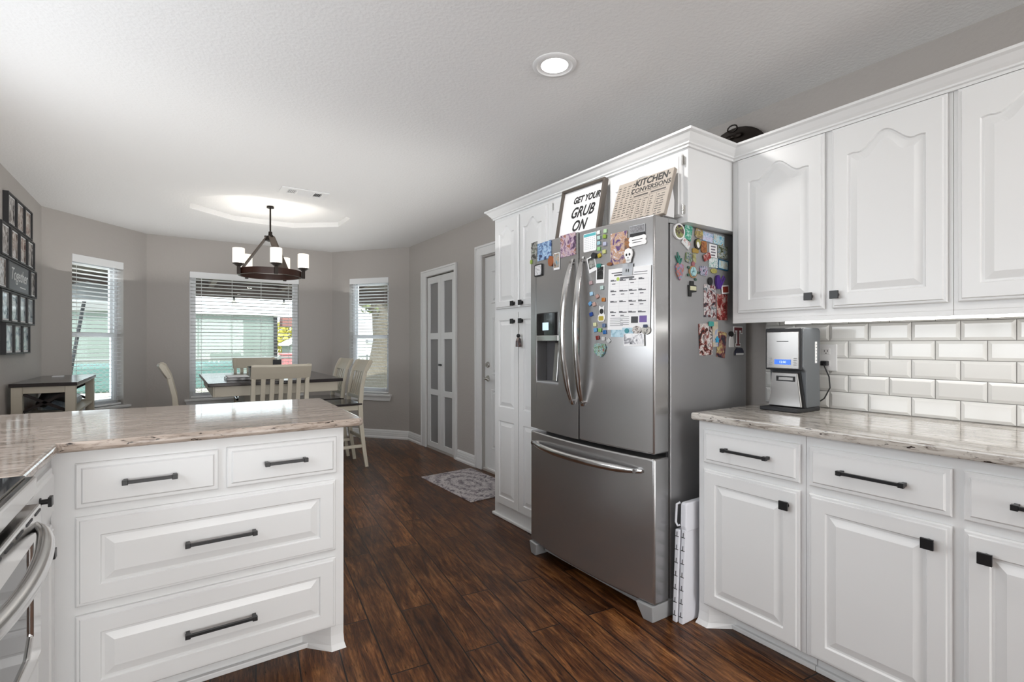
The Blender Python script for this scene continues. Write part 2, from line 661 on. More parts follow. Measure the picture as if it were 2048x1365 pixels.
# ================================================================ WINDOWS, BLINDS
def window(n, B, u0, u1, v0, v1, double, blind_label):
    w = thing('window_%d' % n, None, None, B((u0 + u1) / 2, v0, 0), kind='structure')
    f = 0.035
    mb = MB()
    mb.slab([(u0, v0), (u1, v0), (u1, v1), (u0, v1)], [[(u0 + f, v0 + f), (u1 - f, v0 + f), (u1 - f, v1 - f), (u0 + f, v1 - f)]], B, -0.125, -0.075)
    obj('window_frame', mb, M['vinyl'], w, bevel=0.003)
    a0, a1, b0, b1 = u0 + f, u1 - f, v0 + f, v1 - f
    if double:
        mid = 1.335
        for (c0, c1, dd) in ((b0, mid + 0.02, -0.098), (mid - 0.02, b1, -0.115)):
            mb = MB()
            mb.slab([(a0, c0), (a1, c0), (a1, c1), (a0, c1)], [[(a0 + 0.035, c0 + 0.04), (a1 - 0.035, c0 + 0.04), (a1 - 0.035, c1 - 0.04), (a0 + 0.035, c1 - 0.04)]], B, dd, dd + 0.022)
            s = obj('sash', mb, M['vinyl'], w, bevel=0.002)
            mb = MB()
            mb.bbox(B, a0 + 0.03, a1 - 0.03, c0 + 0.035, c1 - 0.035, dd + 0.008, dd + 0.012)
            obj('pane', mb, M['glass'], s)
    else:
        mb = MB()
        mb.slab([(a0, b0), (a1, b0), (a1, b1), (a0, b1)], [[(a0 + 0.03, b0 + 0.03), (a1 - 0.03, b0 + 0.03), (a1 - 0.03, b1 - 0.03), (a0 + 0.03, b1 - 0.03)]], B, -0.115, -0.09)
        s = obj('sash', mb, M['vinyl'], w, bevel=0.002)
        mb = MB()
        mb.bbox(B, a0 + 0.025, a1 - 0.025, b0 + 0.025, b1 - 0.025, -0.104, -0.10)
        obj('pane', mb, M['glass'], s)
    # stool and apron
    mb = MB()
    mb.bbox(B, u0 - 0.05, u1 + 0.05, v0 - 0.022, v0, 0.0, 0.045)
    mb.bbox(B, u0, u1, v0 - 0.0, v0 + 0.004, -0.075, 0.0)
    obj('window_sill', mb, M['trim'], w, bevel=0.005)
    mb = MB()
    mb.prism([(u0 - 0.045, v0 - 0.022), (u1 + 0.045, v0 - 0.022), (u1 + 0.025, v0 - 0.085), (u0 - 0.025, v0 - 0.085)], B, 0.0, 0.018)
    obj('apron', mb, M['trim'], w, bevel=0.004)
    # the blind is a thing of its own
    t = thing('window_blind', blind_label, 'blind', B((u0 + u1) / 2, v1, -0.03), 'white slatted blinds in the bay windows')
    mb = MB()
    mb.bbox(B, u0 + 0.002, u1 - 0.002, v1 - 0.075, v1 - 0.001, -0.012, 0.004)
    obj('valance', mb, M['slat'], t, bevel=0.003)
    mb = MB()
    z = v1 - 0.095
    while z > v0 + 0.05:
        c, s_ = cos(radians(6)), sin(radians(6))
        for (dd0, dd1) in ((-0.064, -0.014),):
            h = (dd1 - dd0) / 2
            m0 = (dd0 + dd1) / 2
            p = [(m0 - h * c, z - h * s_), (m0 + h * c, z + h * s_)]
            q = []
            for zz in (-0.0013, 0.0013):
                for uu in (u0 + 0.012, u1 - 0.012):
                    for (dd, zo) in p:
                        q.append((uu, zo + zz, dd))
            P8 = [B(*q[0]), B(*q[2]), B(*q[3]), B(*q[1]), B(*q[4]), B(*q[6]), B(*q[7]), B(*q[5])]
            mb.hexa(P8)
        z -= 0.0415
    obj('louver_panel', mb, M['slat'], t)
    mb = MB()
    mb.bbox(B, u0 + 0.012, u1 - 0.012, v0 + 0.012, v0 + 0.030, -0.062, -0.016)
    obj('bottom_rail', mb, M['slat'], t, bevel=0.003)
    k = 4 if (u1 - u0) > 0.9 else 2
    for i in range(k):
        uu = u0 + (u1 - u0) * (0.10 + 0.8 * i / (k - 1))
        mb = MB()
        for dd in (-0.066, -0.012):
            mb.tube([B(uu, v1 - 0.07, dd), B(uu, v0 + 0.02, dd)], 0.0014, 5)
        obj('cord', mb, M['slat'], t)
    return w


window(1, BL, 0.283, 0.850, 0.585, 2.11, True, 'narrow open white slatted blind in the left bay window')
window(2, BC, 0.409, 1.617, 0.585, 2.093, False, 'wide open white slatted blind in the middle bay window')
window(3, BR, 0.276, 0.872, 0.575, 2.112, True, 'narrow open white slatted blind in the right bay window')
mb = MB()
for uu in (-0.75, 0.72, 2.19):
    mb.box(uu, uu + 0.06, -7.08, -7.03, 0.03, 2.2)
mb.box(-0.75, 2.25, -7.08, -7.03, 2.14, 2.2)
mb.box(-0.75, 2.25, -7.08, -7.03, 0.03, 0.09)
struct('window_4', mb, M['vinyl'])  # unseen glass door frame, added along with the rear fill light
mb = MB()
for yy in (0.4, 1.31, 2.23, 3.15):
    mb.box(XL - 0.10, XL - 0.06, yy, yy + 0.05, 1.05, 2.12)
mb.box(XL - 0.10, XL - 0.06, 0.4, 3.2, 2.07, 2.12)
mb.box(XL - 0.10, XL - 0.06, 0.4, 3.2, 1.05, 1.10)
struct('window_5', mb, M['vinyl'])  # unseen window frame, added to go with the side fill light

# ================================================================ DOORS IN THE RIGHT WALL
def casing(name, y0, y1, z1, iy0, iy1, iz1):
    mb = MB()
    mb.slab([(y0, 0), (iy0, 0), (iy0, iz1), (iy1, iz1), (iy1, 0), (y1, 0), (y1, z1), (y0, z1)], [], BWR, 0, 0.018)
    a = 0.022
    mb.slab([(y0, 0), (y0 + a, 0), (y0 + a, z1 - a), (y1 - a, z1 - a), (y1 - a, 0), (y1, 0), (y1, z1), (y0, z1)], [], BWR, 0.018, 0.026)
    struct(name, mb, M['trim'], bevel=0.004)


def ring_front(mb, B, u0, u1, v0, v1, prof, arch=0.0, n=22):
    """Nested outlines from the outside in; prof = (inset, depth, 1 if the top follows the arch)."""
    prev = None
    for ins, d, ar in prof:
        a0, a1, b0, b1 = u0 + ins, u1 - ins, v0 + ins, v1 - ins
        pts = [B(a0, b0, d), B(a1, b0, d)]
        for i in range(n + 1):
            s = 1 - 2 * i / n
            u = (a0 + a1) / 2 + s * (a1 - a0) / 2
            if ar and arch:
                q = abs(s)
                sh = 0.5 + 0.5 * cos(pi * min(1, q / 0.72))
                if q > 0.72:
                    sh += 0.06 * sin(pi * (q - 0.72) / 0.28)
                vv = b1 - arch * (1 - sh)
            else:
                vv = b1
            pts.append(B(u, vv, d))
        rg = mb.ring(pts)
        if prev:
            mb.bridge(prev, rg)
        else:
            mb.face(rg[::-1])
        prev = rg
    mb.face(prev)


def raised(t, fr):
    return [(0, 0, 0), (0, t - 0.009, 0), (0.004, t - 0.006, 0), (0.010, t - 0.006, 0), (0.013, t, 0), (fr, t, 1), (fr + 0.004, t - 0.007, 1), (fr + 0.011, t - 0.007, 1), (fr + 0.034, t - 0.001, 1), (fr + 0.036, t - 0.0005, 1)]


def slabfront(t):
    return [(0, 0, 0), (0, t - 0.009, 0), (0.004, t - 0.006, 0), (0.014, t - 0.006, 0), (0.019, t, 0), (0.020, t, 0)]


casing('trim_closet_door', 4.755, 5.663, 2.113, 4.812, 5.535, 2.04)
casing('trim_garage_door', 3.22, 4.350, 2.205, 3.29, 4.235, 2.105)

d1 = thing('door_1', None, None, (XR + 0.02, 5.17, 0.02), kind='structure')
for (a, b) in ((5.170, 5.530), (4.818, 5.166)):
    mb = MB()
    hs = []
    w0, w1 = a + 0.075, b - 0.075
    for (z0, z1) in ((0.085, 0.640), (0.705, 1.290), (1.365, 1.945)):
        hs.append([(w0, z0), (w1, z0), (w1, z1), (w0, z1)])
    mb.slab([(a, 0.025), (b, 0.025), (b, 2.025), (a, 2.025)], hs, BWR, -0.035, -0.005)
    lf = obj('door_leaf', mb, M['cab'], d1, bevel=0.003)
    for (z0, z1) in ((0.085, 0.640), (0.705, 1.290), (1.365, 1.945)):
        mb = MB()
        mb.bbox(BWR, w0 - 0.005, w1 + 0.005, z0 - 0.005, z1 + 0.005, -0.024, -0.018)
        obj('pane', mb, M['frost'], lf, label='grey frosted glass pane')
    mb = MB()
    yk = 5.19 if a > 5.1 else 5.146
    mb.bbox(BWR, yk - 0.012, yk + 0.012, 0.985, 1.009, 0.006, 0.012)
    mb.cyl(BWR(yk, 0.997, -0.005), BWR(yk, 0.997, 0.008), 0.006)
    obj('door_knob', mb, M['black'], lf)
mb = MB(); mb.bbox(BWR, 4.812, 5.535, 0.02, 2.035, -0.075, -0.055)
struct('door_backing', mb, M['blackmatte'])  # black sheet closing the opening behind the closet leaves

d3 = thing('door_3', None, None, (XR + 0.02, 3.76, 0.02), kind='structure')
mb = MB()
B3 = lambda u, v, d: Vector((XR + 0.05 - d, u, v))
mb.bbox(B3, 3.302, 4.222, 0.03, 2.085, 0, 0.026)
for (z0, z1) in ((0.22, 0.80), (0.94, 1.50), (1.63, 1.95)):
    for (y0, y1) in ((3.42, 3.70), (3.82, 4.105)):
        ring_front(mb, lambda u, v, d: B3(u, v, 0.026 + d), y0, y1, z0, z1, [(0, 0.0, 0), (0.004, 0.006, 0), (0.014, 0.006, 0), (0.018, 0.0015, 0), (0.030, 0.0015, 0), (0.045, 0.007, 0), (0.047, 0.007, 0)])
lf = obj('door_leaf', mb, M['cab'], d3)
for z, nm in ((0.900, 'door_handle'), (1.035, 'deadbolt')):
    mb = MB()
    mb.cyl(B3(4.165, z, 0.026), B3(4.165, z, 0.036), 0.032, 0.028)
    if nm == 'door_handle':
        mb.cyl(B3(4.165, z, 0.036), B3(4.165, z, 0.07), 0.010)
        mb.tube([B3(4.165, z, 0.07), B3(4.14, z + 0.004, 0.078), B3(4.10, z, 0.078), B3(4.065, z - 0.008, 0.074)], [0.012, 0.012, 0.010, 0.008], 10)
    else:
        mb.cyl(B3(4.165, z, 0.036), B3(4.165, z, 0.044), 0.022, 0.02)
        mb.bbox(B3, 4.160, 4.170, z - 0.016, z + 0.016, 0.044, 0.058)
    obj(nm, mb, M['nickel'], lf, smooth=True, label='polished nickel ' + nm.replace('_', ' '))

# ================================================================ CABINETS
def pull(parent, B, u, v, L, d):
    """A square black bar pull with end blocks."""
    mb = MB()
    h = L / 2
    mb.bbox(B, u - h + 0.006, u + h - 0.006, v - 0.0055, v + 0.0055, d + 0.024, d + 0.034)
    for s in (-1, 1):
        c = u + s * (h - 0.008)
        mb.bbox(B, c - 0.008, c + 0.008, v - 0.008, v + 0.008, d + 0.021, d + 0.037)
        mb.bbox(B, c - 0.006, c + 0.006, v - 0.006, v + 0.006, d, d + 0.022)
    return obj('handle', mb, M['black'], parent, bevel=0.0012, label='black bar pull')


def knob(parent, B, u, v, d, s=0.0165):
    mb = MB()
    mb.bbox(B, u - s, u + s, v - s, v + s, d + 0.018, d + 0.026)
    mb.cyl(B(u, v, d), B(u, v, d + 0.02), 0.007, n=12)
    mb.cyl(B(u, v, d), B(u, v, d + 0.003), 0.012, n=12)
    return obj('knob', mb, M['black'], parent, bevel=0.001, label='square black knob')


XB, XU, XP = 1.945, 2.297, 1.945       # face frames; doors stand 20 mm proud
BB = lambda u, v, d: Vector((XB - d, u, v))
BU = lambda u, v, d: Vector((XU - d, u, v))
FT = 0.020


def door(parent, B, u0, u1, v0, v1, arch=0.0, fr=0.058, name='door'):
    mb = MB()
    ring_front(mb, B, u0, u1, v0, v1, raised(FT, fr), arch)
    return obj(name, mb, M['cab'], parent)


def drawer(parent, B, u0, u1, v0, v1, big=False, fr=0.045):
    mb = MB()
    ring_front(mb, B, u0, u1, v0, v1, raised(FT, fr) if big else slabfront(FT), 0)
    return obj('drawer', mb, M['cab'], parent)


def foot_bracket(mb, B, u_out, u_in, zt, flare):
    """The turned corner foot under the face frame: two angled faces and a flare."""
    s = 1 if u_in > u_out else -1
    pts = [(u_out, 0.02), (u_out, -0.09), (u_in, -0.09), (u_out + s * 0.055, 0.0), (u_out + s * 0.055, 0.0)]
    a = [B(u_out - s * flare * 0.4, 0, flare), B(u_out + s * 0.05, 0, flare), B(u_in, 0, -0.085), B(u_out - s * flare * 0.4, 0, -0.085)]
    b = [B(u_out - s * flare * 0.1, 0.02, flare * 0.3), B(u_out + s * 0.05, 0.02, flare * 0.3), B(u_in, 0.02, -0.088), B(u_out, 0.02, -0.088)]
    c = [B(u_out, 0.055, 0.0), B(u_out + s * 0.05, 0.055, 0.0), B(u_in, 0.055, -0.088), B(u_out, 0.055, -0.088)]
    d = [B(u_out, zt, 0.0), B(u_out + s * 0.05, zt, 0.0), B(u_in, zt, -0.088), B(u_out, zt, -0.088)]
    R = [mb.ring(x) for x in (a, b, c, d)]
    for i in range(3):
        mb.bridge(R[i], R[i + 1])
    mb.face(R[0]); mb.face(R[3])


# --- base cabinets along the right wall
def base_unit(label, y1, y0, doors, drawers, foot=False):
    t = thing('base_cabinet', label, 'cabinet', ((XB + 2.56) / 2, (y0 + y1) / 2, 0), 'white base cabinets under the right countertop')
    mb = MB()
    mb.box(XB, XK - 0.002, y0 + 0.0005, y1 - 0.0005, 0.092, 0.906)
    obj('body', mb, M['cab'], t, bevel=0.001)
    mb = MB()
    mb.box(XB + 0.085, XB + 0.105, y0 + 0.0005, y1 - (0.09 if foot else 0.0005), 0.0, 0.092)
    mb.box(XB + 0.068, XB + 0.085, y0 + 0.0005, y1 - (0.09 if foot else 0.0005), 0.0, 0.02)
    obj('toe_kick', mb, M['cab'], t, bevel=0.003)
    if foot:
        mb = MB()
        foot_bracket(mb, BB, y1 - 0.0005, y1 - 0.13, 0.092, 0.018)
        obj('foot', mb, M['cab'], t)
    for (a, b, v0, v1, k) in doors:
        d = door(t, BB, b, a, v0, v1, 0)
        if k:
            knob(d, BB, k, v1 - 0.062, FT)
    for (a, b) in drawers:
        d = drawer(t, BB, b, a, 0.722, 0.867)
        pull(d, BB, (a + b) / 2, 0.797, 0.195 if a - b < 0.42 else 0.205, FT)
    return t


base_unit('white base cabinet beside the fridge, one drawer over one door', 1.378, 0.9216, [(1.347, 0.938, 0.098, 0.694, 0.985)], [(1.347, 0.938)], foot=True)
base_unit('white base cabinet right of the narrow one, its paired doors meeting at black knobs', 0.9216, 0.045, [(0.907, 0.499, 0.098, 0.694, 0.551), (0.472, 0.064, 0.098, 0.694, 0.420)], [(0.907, 0.499), (0.472, 0.064)])
t = thing('base_cabinet', 'plain white base cabinet at the near right end beyond the frame', 'cabinet', (2.25, -0.7, 0), 'white base cabinets under the right countertop')
mb = MB(); mb.box(XB, XK - 0.002, -1.5, 0.0445, 0, 0.906)
obj('body', mb, M['cab'], t)


# --- countertops with a rounded front edge
def edge_slab(name, outline, z0, z1, m, label, group, r=0.012):
    mb = MB()
    mb.slab(outline, [], lambda u, v, d: Vector((u, v, d)), z0, z1)
    return single(name, mb, m, label, 'countertop', group, bevel=r, seg=4)


edge_slab('countertop', [(1.903, -1.52), (XK - 0.001, -1.52), (XK - 0.001, 1.395), (1.903, 1.395)], 0.9065, 0.938, M['granite_y'], 'polished grey granite countertop on the right holding the coffee maker', 'granite countertops')
edge_slab('countertop', [(XL + 0.001, 1.592), (-0.288, 1.592), (-0.288, 2.036), (0.628, 2.036), (0.652, 2.055), (0.690, 2.93), (XL + 0.001, 3.03)], 0.9065, 0.938, M['granite_x'], 'tan granite countertop of the peninsula reflecting the bay windows', 'granite countertops')

# --- peninsula drawer base
YP = 2.090
BP = lambda u, v, d: Vector((u, YP - d, v))
t = thing('drawer_cabinet', 'white four-drawer cabinet forming the front of the peninsula', 'cabinet', (0.13, 2.4, 0))
mb = MB(); mb.box(-0.315, 0.580, YP, 2.70, 0.092, 0.906)
obj('body', mb, M['cab'], t, bevel=0.001)
mb = MB(); mb.box(-0.315, 0.50, YP + 0.085, YP + 0.10, 0, 0.092); mb.box(-0.315, 0.497, YP + 0.066, YP + 0.085, 0, 0.020)
mb.box(0.54, 0.575, YP + 0.09, 2.70, 0, 0.092)
obj('toe_kick', mb, M['cab'], t, bevel=0.003)
mb = MB(); foot_bracket(mb, BP, 0.5795, 0.435, 0.092, 0.018)
obj('foot', mb, M['cab'], t)
for (a, b, v0, v1, big, pc, pl) in ((-0.256, 0.136, 0.720, 0.863, False, -0.062, 0.15), (0.161, 0.550, 0.720, 0.866, False, 0.357, 0.15),
                                    (-0.256, 0.546, 0.408, 0.692, True, 0.145, 0.222), (-0.256, 0.546, 0.098, 0.379, True, 0.145, 0.222)):
    d = drawer(t, BP, a, b, v0, v1, big, 0.062)
    pull(d, BP, pc, (v0 + v1) / 2 + (0.002 if not big else 0.0), pl, FT)

# --- corner cabinet between the peninsula and the range, facing the aisle
t = thing('corner_cabinet', 'narrow white cabinet between the range and the peninsula drawers', 'cabinet', (-0.65, 1.84, 0))
XC = -0.318
BCc = lambda u, v, d: Vector((XC + d, u, v))
mb = MB(); mb.box(XL + 0.002, XC, 1.594, 2.70, 0.0, 0.906); mb.box(XC, -0.3155, YP + 0.002, 2.70, 0, 0.906)
obj('body', mb, M['cab'], t)
d = drawer(t, BCc, 1.62, 2.045, 0.722, 0.867)
knob(d, BCc, 1.83, 0.815, FT, 0.013)
d = door(t, BCc, 1.62, 2.045, 0.098, 0.694)
knob(d, BCc, 1.88, 0.655, FT, 0.013)

# --- upper cabinets
def upper_unit(label, y1, y0, doors):
    t = thing('wall_cabinet', label, 'cabinet', ((XU + XK) / 2, (y0 + y1) / 2, 1.343), 'white upper cabinets above the right countertop')
    mb = MB(); mb.box(XU, XK - 0.002, y0 + 0.0005, y1 - 0.0005, 1.363, 2.20)
    mb.box(XU, XU + 0.02, y0 + 0.0005, y1 - 0.0005, 1.343, 1.363)
    obj('body', mb, M['cab'], t, bevel=0.001)
    for (a, b, k) in doors:
        d = door(t, BU, b, a, 1.391, 2.138, 0.062, 0.060)
        if k:
            knob(d, BU, k, 1.446, FT)
    return t


upper_unit('white arched double-door upper cabinet above the coffee maker', 1.436, 0.5885, [(1.403, 1.009, 1.062), (0.980, 0.602, 0.960)])
upper_unit('white arched upper cabinet at the right edge of the picture', 0.5885, -0.245, [(0.574, 0.180, None), (0.152, -0.225, None)])

# --- tall pantry and the cabinet over the fridge
def hinge(parent, B, u, v):
    mb = MB()
    mb.cyl(B(u, v - 0.022, 0.012), B(u, v + 0.022, 0.012), 0.0045, n=10)
    mb.bbox(B, u - 0.006, u + 0.006, v - 0.018, v + 0.018, 0, 0.008)
    obj('hinge', mb, M['nickel'], parent, label='small silver hinge')


BPn = lambda u, v, d: Vector((XP - d, u, v))
t = thing('pantry_cabinet', 'tall white pantry cabinet left of the fridge with four doors', 'cabinet', (2.2, 2.75, 0))
mb = MB(); mb.box(XP, XR - 0.002, 2.425, 3.088, 0, 2.152)
obj('body', mb, M['cab'], t, bevel=0.001)
mb = MB(); mb.box(XP - 0.017, XP, 2.425, 3.10, 0, 0.02); mb.box(XP - 0.017, XR - 0.03, 3.088, 3.105, 0, 0.02)
obj('shoe_moulding', mb, M['cab'], t, bevel=0.005)
for (a, b, k) in ((3.056, 2.764, 2.812), (2.756, 2.455, 2.716)):
    d = door(t, BPn, b, a, 1.489, 2.118, 0.05, 0.050)
    knob(d, BPn, k, 1.517, FT)
    # lower door: two raised panels one above the other
    mb = MB()
    mb.bbox(BPn, b, a, 0.108, 1.456, 0, FT - 0.0075)
    for (z0, z1) in ((0.108, 0.745), (0.745, 1.456)):
        ring_front(mb, lambda u, v, dd: BPn(u, v, dd), b, a, z0, z1, [(0, FT - 0.0075, 0), (0.0, FT, 0), (0.050, FT, 1), (0.054, FT - 0.007, 1), (0.061, FT - 0.007, 1), (0.082, FT - 0.001, 1), (0.084, FT, 1)])
    d = obj('door', mb, M['cab'], t)
    knob(d, BPn, k, 1.395, FT)

t = thing('overhead_cabinet', 'white cabinet over the fridge with arched doors', 'cabinet', (2.2, 1.93, 1.80))
mb = MB(); mb.box(XP, XK - 0.002, 1.4365, 2.4245, 1.800, 2.152)
obj('body', mb, M['cab'], t, bevel=0.001)
for (a, b) in ((2.395, 1.948), (1.916, 1.462)):
    d = door(t, BPn, b, a, 1.828, 2.118, 0.035, 0.045)
    for z in (1.86, 2.085):
        hinge(d, BPn, b - 0.006 if b < 1.8 else a + 0.006, z)

# --- crown moulding, one continuous run
mb = MB()
prof = [(0.0, 2.140), (0.012, 2.140), (0.012, 2.150), (0.020, 2.153), (0.020, 2.160), (0.030, 2.170), (0.046, 2.190), (0.052, 2.193), (0.058, 2.196), (0.058, 2.206), (0.0, 2.206)]
path = [((XU, -1.5), (-1, 0)), ((XU, 1.436), (-1, -1)), ((XP, 1.436), (-1, -1)), ((XP, 3.088), (-1, 1)), ((XR - 0.003, 3.088), (0, 1))]
prev = None
for (p, n) in path:
    rg = mb.ring([(p[0] + n[0] * d, p[1] + n[1] * d, z) for d, z in prof])
    if prev:
        mb.bridge(prev, rg)
    else:
        mb.face(rg)
    prev = rg
mb.face(prev)
struct('trim_crown', mb, M['cab'])

# --- tiled backsplash
mb = MB()
TP, TH = 0.1578, 0.0789
zr = 0.940
row = 0
ys = 1.416
mb.box(XK - 0.006, XK - 0.001, -1.5, ys, 0.938, 1.363)
BW = lambda u, v, d: Vector((XK - 0.006 - d, u, v))
mg = MB()
while zr < 1.36:
    z0, z1 = zr + 0.0012, min(zr + TH - 0.0012, 1.362)
    k = -1
    y = 1.1084 + (0 if row % 2 == 0 else TP / 2) + TP * 3
    while y > -1.4:
        a, b = min(y - 0.0012, ys), y - TP + 0.0012
        if a > b + 0.012:
            e = min(0.012, (a - b) / 3, (z1 - z0) / 3)
            q0 = mg.ring([BW(a, z0, 0), BW(b, z0, 0), BW(b, z1, 0), BW(a, z1, 0)])
            q1 = mg.ring([BW(a, z0, 0.0025), BW(b, z0, 0.0025), BW(b, z1, 0.0025), BW(a, z1, 0.0025)])
            q2 = mg.ring([BW(a - e, z0 + e, 0.008), BW(b + e, z0 + e, 0.008), BW(b + e, z1 - e, 0.008), BW(a - e, z1 - e, 0.008)])
            mg.bridge(q0, q1); mg.bridge(q1, q2); mg.face(q2)
        y -= TP
    zr += TH
    row += 1
bs = struct('wall_backsplash', mb, M['grout'])
obj('tile_facing', mg, M['tile'], bs, label='white bevelled subway tiles')

# --- under-cabinet light
t = thing('under_cabinet_light', 'slim lit white light strip under the upper cabinets', 'light', (2.33, 0.4, 1.343))
mb = MB(); mb.box(XU + 0.024, XU + 0.060, -0.35, 1.19, 1.340, 1.3625)
obj('housing', mb, M['white'], t, bevel=0.002)
mb = MB(); mb.box(XU + 0.0205, XU + 0.0235, -0.35, 1.19, 1.334, 1.3625); mb.box(XU + 0.0205, XU + 0.056, -0.35, 1.19, 1.3345, 1.3395)
obj('diffuser', mb, M['strip'], t)
ul = area('under_cabinet_lamp', (XU + 0.05, 0.42, 1.328), (0, radians(-12), 0), 0.03, 1.5, STRIP_POWER, (1, 0.97, 0.93))

# --- outlet
t = thing('wall_outlet', 'white outlet plate on the tiles behind the coffee maker', 'outlet', (2.55, 1.11, 1.18))
BO = lambda u, v, d: Vector((2.5555 - d, u, v))
mb = MB(); mb.bbox(BO, 1.073, 1.163, 1.116, 1.240, 0, 0.006)
obj('plate', mb, M['white'], t, bevel=0.002)
for zc in (1.150, 1.206):
    mb = MB(); mb.bbox(BO, 1.101, 1.135, zc - 0.014, zc + 0.014, 0.006, 0.0085)
    sk = obj('socket', mb, M['white'], t, bevel=0.003)
    mb = MB()
    mb.bbox(BO, 1.110, 1.1125, zc - 0.002, zc + 0.008, 0.0085, 0.009); mb.bbox(BO, 1.1235, 1.126, zc - 0.002, zc + 0.008, 0.0085, 0.009)
    mb.cyl(BO(1.118, zc - 0.008, 0.0085), BO(1.118, zc - 0.008, 0.009), 0.0025, n=8)
    obj('slot', mb, M['blackmatte'], sk)

# ================================================================ COFFEE MAKER
t = thing('coffee_maker', 'grey and stainless single-serve coffee maker with a blue display', 'coffee maker', (2.37, 1.185, 0.938))
CX0, CX1, CY0, CY1 = 2.285, 2.455, 1.100, 1.262
BK = lambda u, v, d: Vector((CX0 - d, u, v))
mb = MB(); mb.prism([(CX0 - 0.032, CY0 + 0.004), (CX0 + 0.05, CY0 - 0.002), (CX1 - 0.004, CY0), (CX1, CY1), (CX0 - 0.032, CY1 + 0.012)], lambda u, v, d: Vector((u, v, 0.938 + d)), 0.0005, 0.017)
obj('base', mb, M['blackmatte'], t, bevel=0.003)
M['coffgrey'] = mat('slate_grey_plastic', (0.105, 0.115, 0.125), 0.32)
mb = MB()
side = [(CX0 + 0.045, 0.955), (CX1, 0.955), (CX1 - 0.006, 1.14), (CX1, 1.30), (CX1 - 0.012, 1.314), (CX0 + 0.02, 1.3145), (CX0 + 0.006, 1.300), (CX0 + 0.006, 1.135), (CX0 + 0.035, 1.118)]
mb.prism(side, lambda u, v, d: Vector((u, CY0 + d, v)), 0, CY1 - CY0)
obj('housing', mb, M['coffgrey'], t, bevel=0.006)
mb = MB(); mb.bbox(BK, CY0 + 0.002, CY1, 1.124, 1.312, -0.006, 0.004)
obj('head_surround', mb, M['blackmatte'], t, bevel=0.004)
mb = MB(); mb.bbox(BK, CY0 + 0.011, CY1 - 0.008, 1.131, 1.296, 0.004, 0.008)
hd = obj('head_panel', mb, M['brushed'], t, bevel=0.002, label='brushed stainless head panel')
mb = MB(); mb.bbox(BK, CY0 + 0.045, CY1 - 0.045, 1.149, 1.172, 0.008, 0.010)
M['lcd'] = mat('blue_display', (0.02, 0.08, 0.35), 0.2, emit=(0.04, 0.16, 0.7), estr=0.8)
sc_ = obj('display', mb, M['lcd'], hd)
BKd = lambda u, v, d: Vector((CX0 - 0.010 - d, 1.180 - u, 1.160 + v))
lettering('display_digits', '12:00', mat('lcd_digits', (0.7, 0.85, 1.0), 0.4, emit=(0.6, 0.8, 1), estr=0.5), BKd, 0.014, hd, depth=0.0004)
mb = MB(); mb.bbox(BK, CY0 + 0.055, CY1 - 0.055, 1.252, 1.255, 0.008, 0.009)
obj('name_line', mb, M['blackmatte'], hd)
for yy in (CY0 + 0.018, CY1 - 0.032):
    for zz in (1.147, 1.156, 1.166, 1.175):
        mb = MB(); mb.bbox(BK, yy, yy + 0.014, zz, zz + 0.004, 0.008, 0.0095)
        obj('button', mb, M['greyplastic'], hd)
mb = MB(); mb.prism([(CY0 + 0.004, 0.955), (CY1 - 0.002, 0.955), (CY1 - 0.016, 1.118), (CY0 + 0.022, 1.118)], BK, -0.055, -0.030)
obj('mug_bay', mb, M['blackmatte'], t)
mb = MB(); mb.prism([(CY0 + 0.009, 0.957), (CY1 - 0.006, 0.957), (CY1 - 0.020, 1.112), (CY0 + 0.027, 1.112)], BK, -0.029, -0.012)
fp = obj('front_shield', mb, M['brushed'], t, bevel=0.004, label='polished steel mug shield')
mb = MB(); mb.slab([(1.138, 1.073), (1.217, 1.073), (1.217, 1.096), (1.138, 1.096)], [[(1.143, 1.078), (1.212, 1.078), (1.212, 1.091), (1.143, 1.091)]], BK, -0.012, -0.006)
obj('handle', mb, M['blackmatte'], fp)
mb = MB(); mb.bbox(lambda u, v, d: Vector((u, CY0 - d, v)), 2.398, 2.416, 1.155, 1.252, 0.0, 0.003)
gw = obj('water_window', mb, M['white'], t, bevel=0.005)
mb = MB()
for i in range(6):
    mb.bbox(lambda u, v, d: Vector((u, CY0 - d, v)), 2.402, 2.412, 1.167 + i * 0.0145, 1.169 + i * 0.0145, 0.003, 0.0036)
obj('scale_mark', mb, M['ink'], gw)
# cord and plug
t = thing('power_cord', 'black power cord and plug behind the coffee maker', 'cord', (2.50, 1.10, 0.94))
mb = MB(); mb.box(2.520, 2.5465, 1.104, 1.132, 1.140, 1.162)
obj('plug', mb, M['blackmatte'], t, bevel=0.003)
mb = MB(); mb.tube([(2.522, 1.118, 1.150), (2.505, 1.105, 1.135), (2.502, 1.085, 1.09), (2.500, 1.080, 1.04), (2.490, 1.10, 0.99), (2.475, 1.14, 0.955), (2.462, 1.16, 0.96)], 0.0032, 8)
obj('cable', mb, M['blackmatte'], t, smooth=True)

# ================================================================ FRIDGE
FY0, FY1, FXF = 1.478, 2.402, 1.765
FYC, FHW, FBU = (FY0 + FY1) / 2, (FY1 - FY0) / 2, 0.035


def fx(y):
    s = max(-1, min(1, (y - FYC) / FHW))
    return FXF - FBU * (1 - s * s)


fr = thing('refrigerator', 'stainless french door refrigerator covered in magnets and photos', 'refrigerator', (2.15, 1.94, 0))
mb = MB(); mb.box(1.885, 2.50, FY0 + 0.008, FY1 - 0.008, 0.045, 1.796)
obj('body', mb, M['steelside'], fr, bevel=0.004)
mb = MB(); mb.box(1.868, 1.885, FY0 + 0.020, FY1 - 0.020, 0.07, 1.79)
obj('gasket', mb, M['blackmatte'], fr)


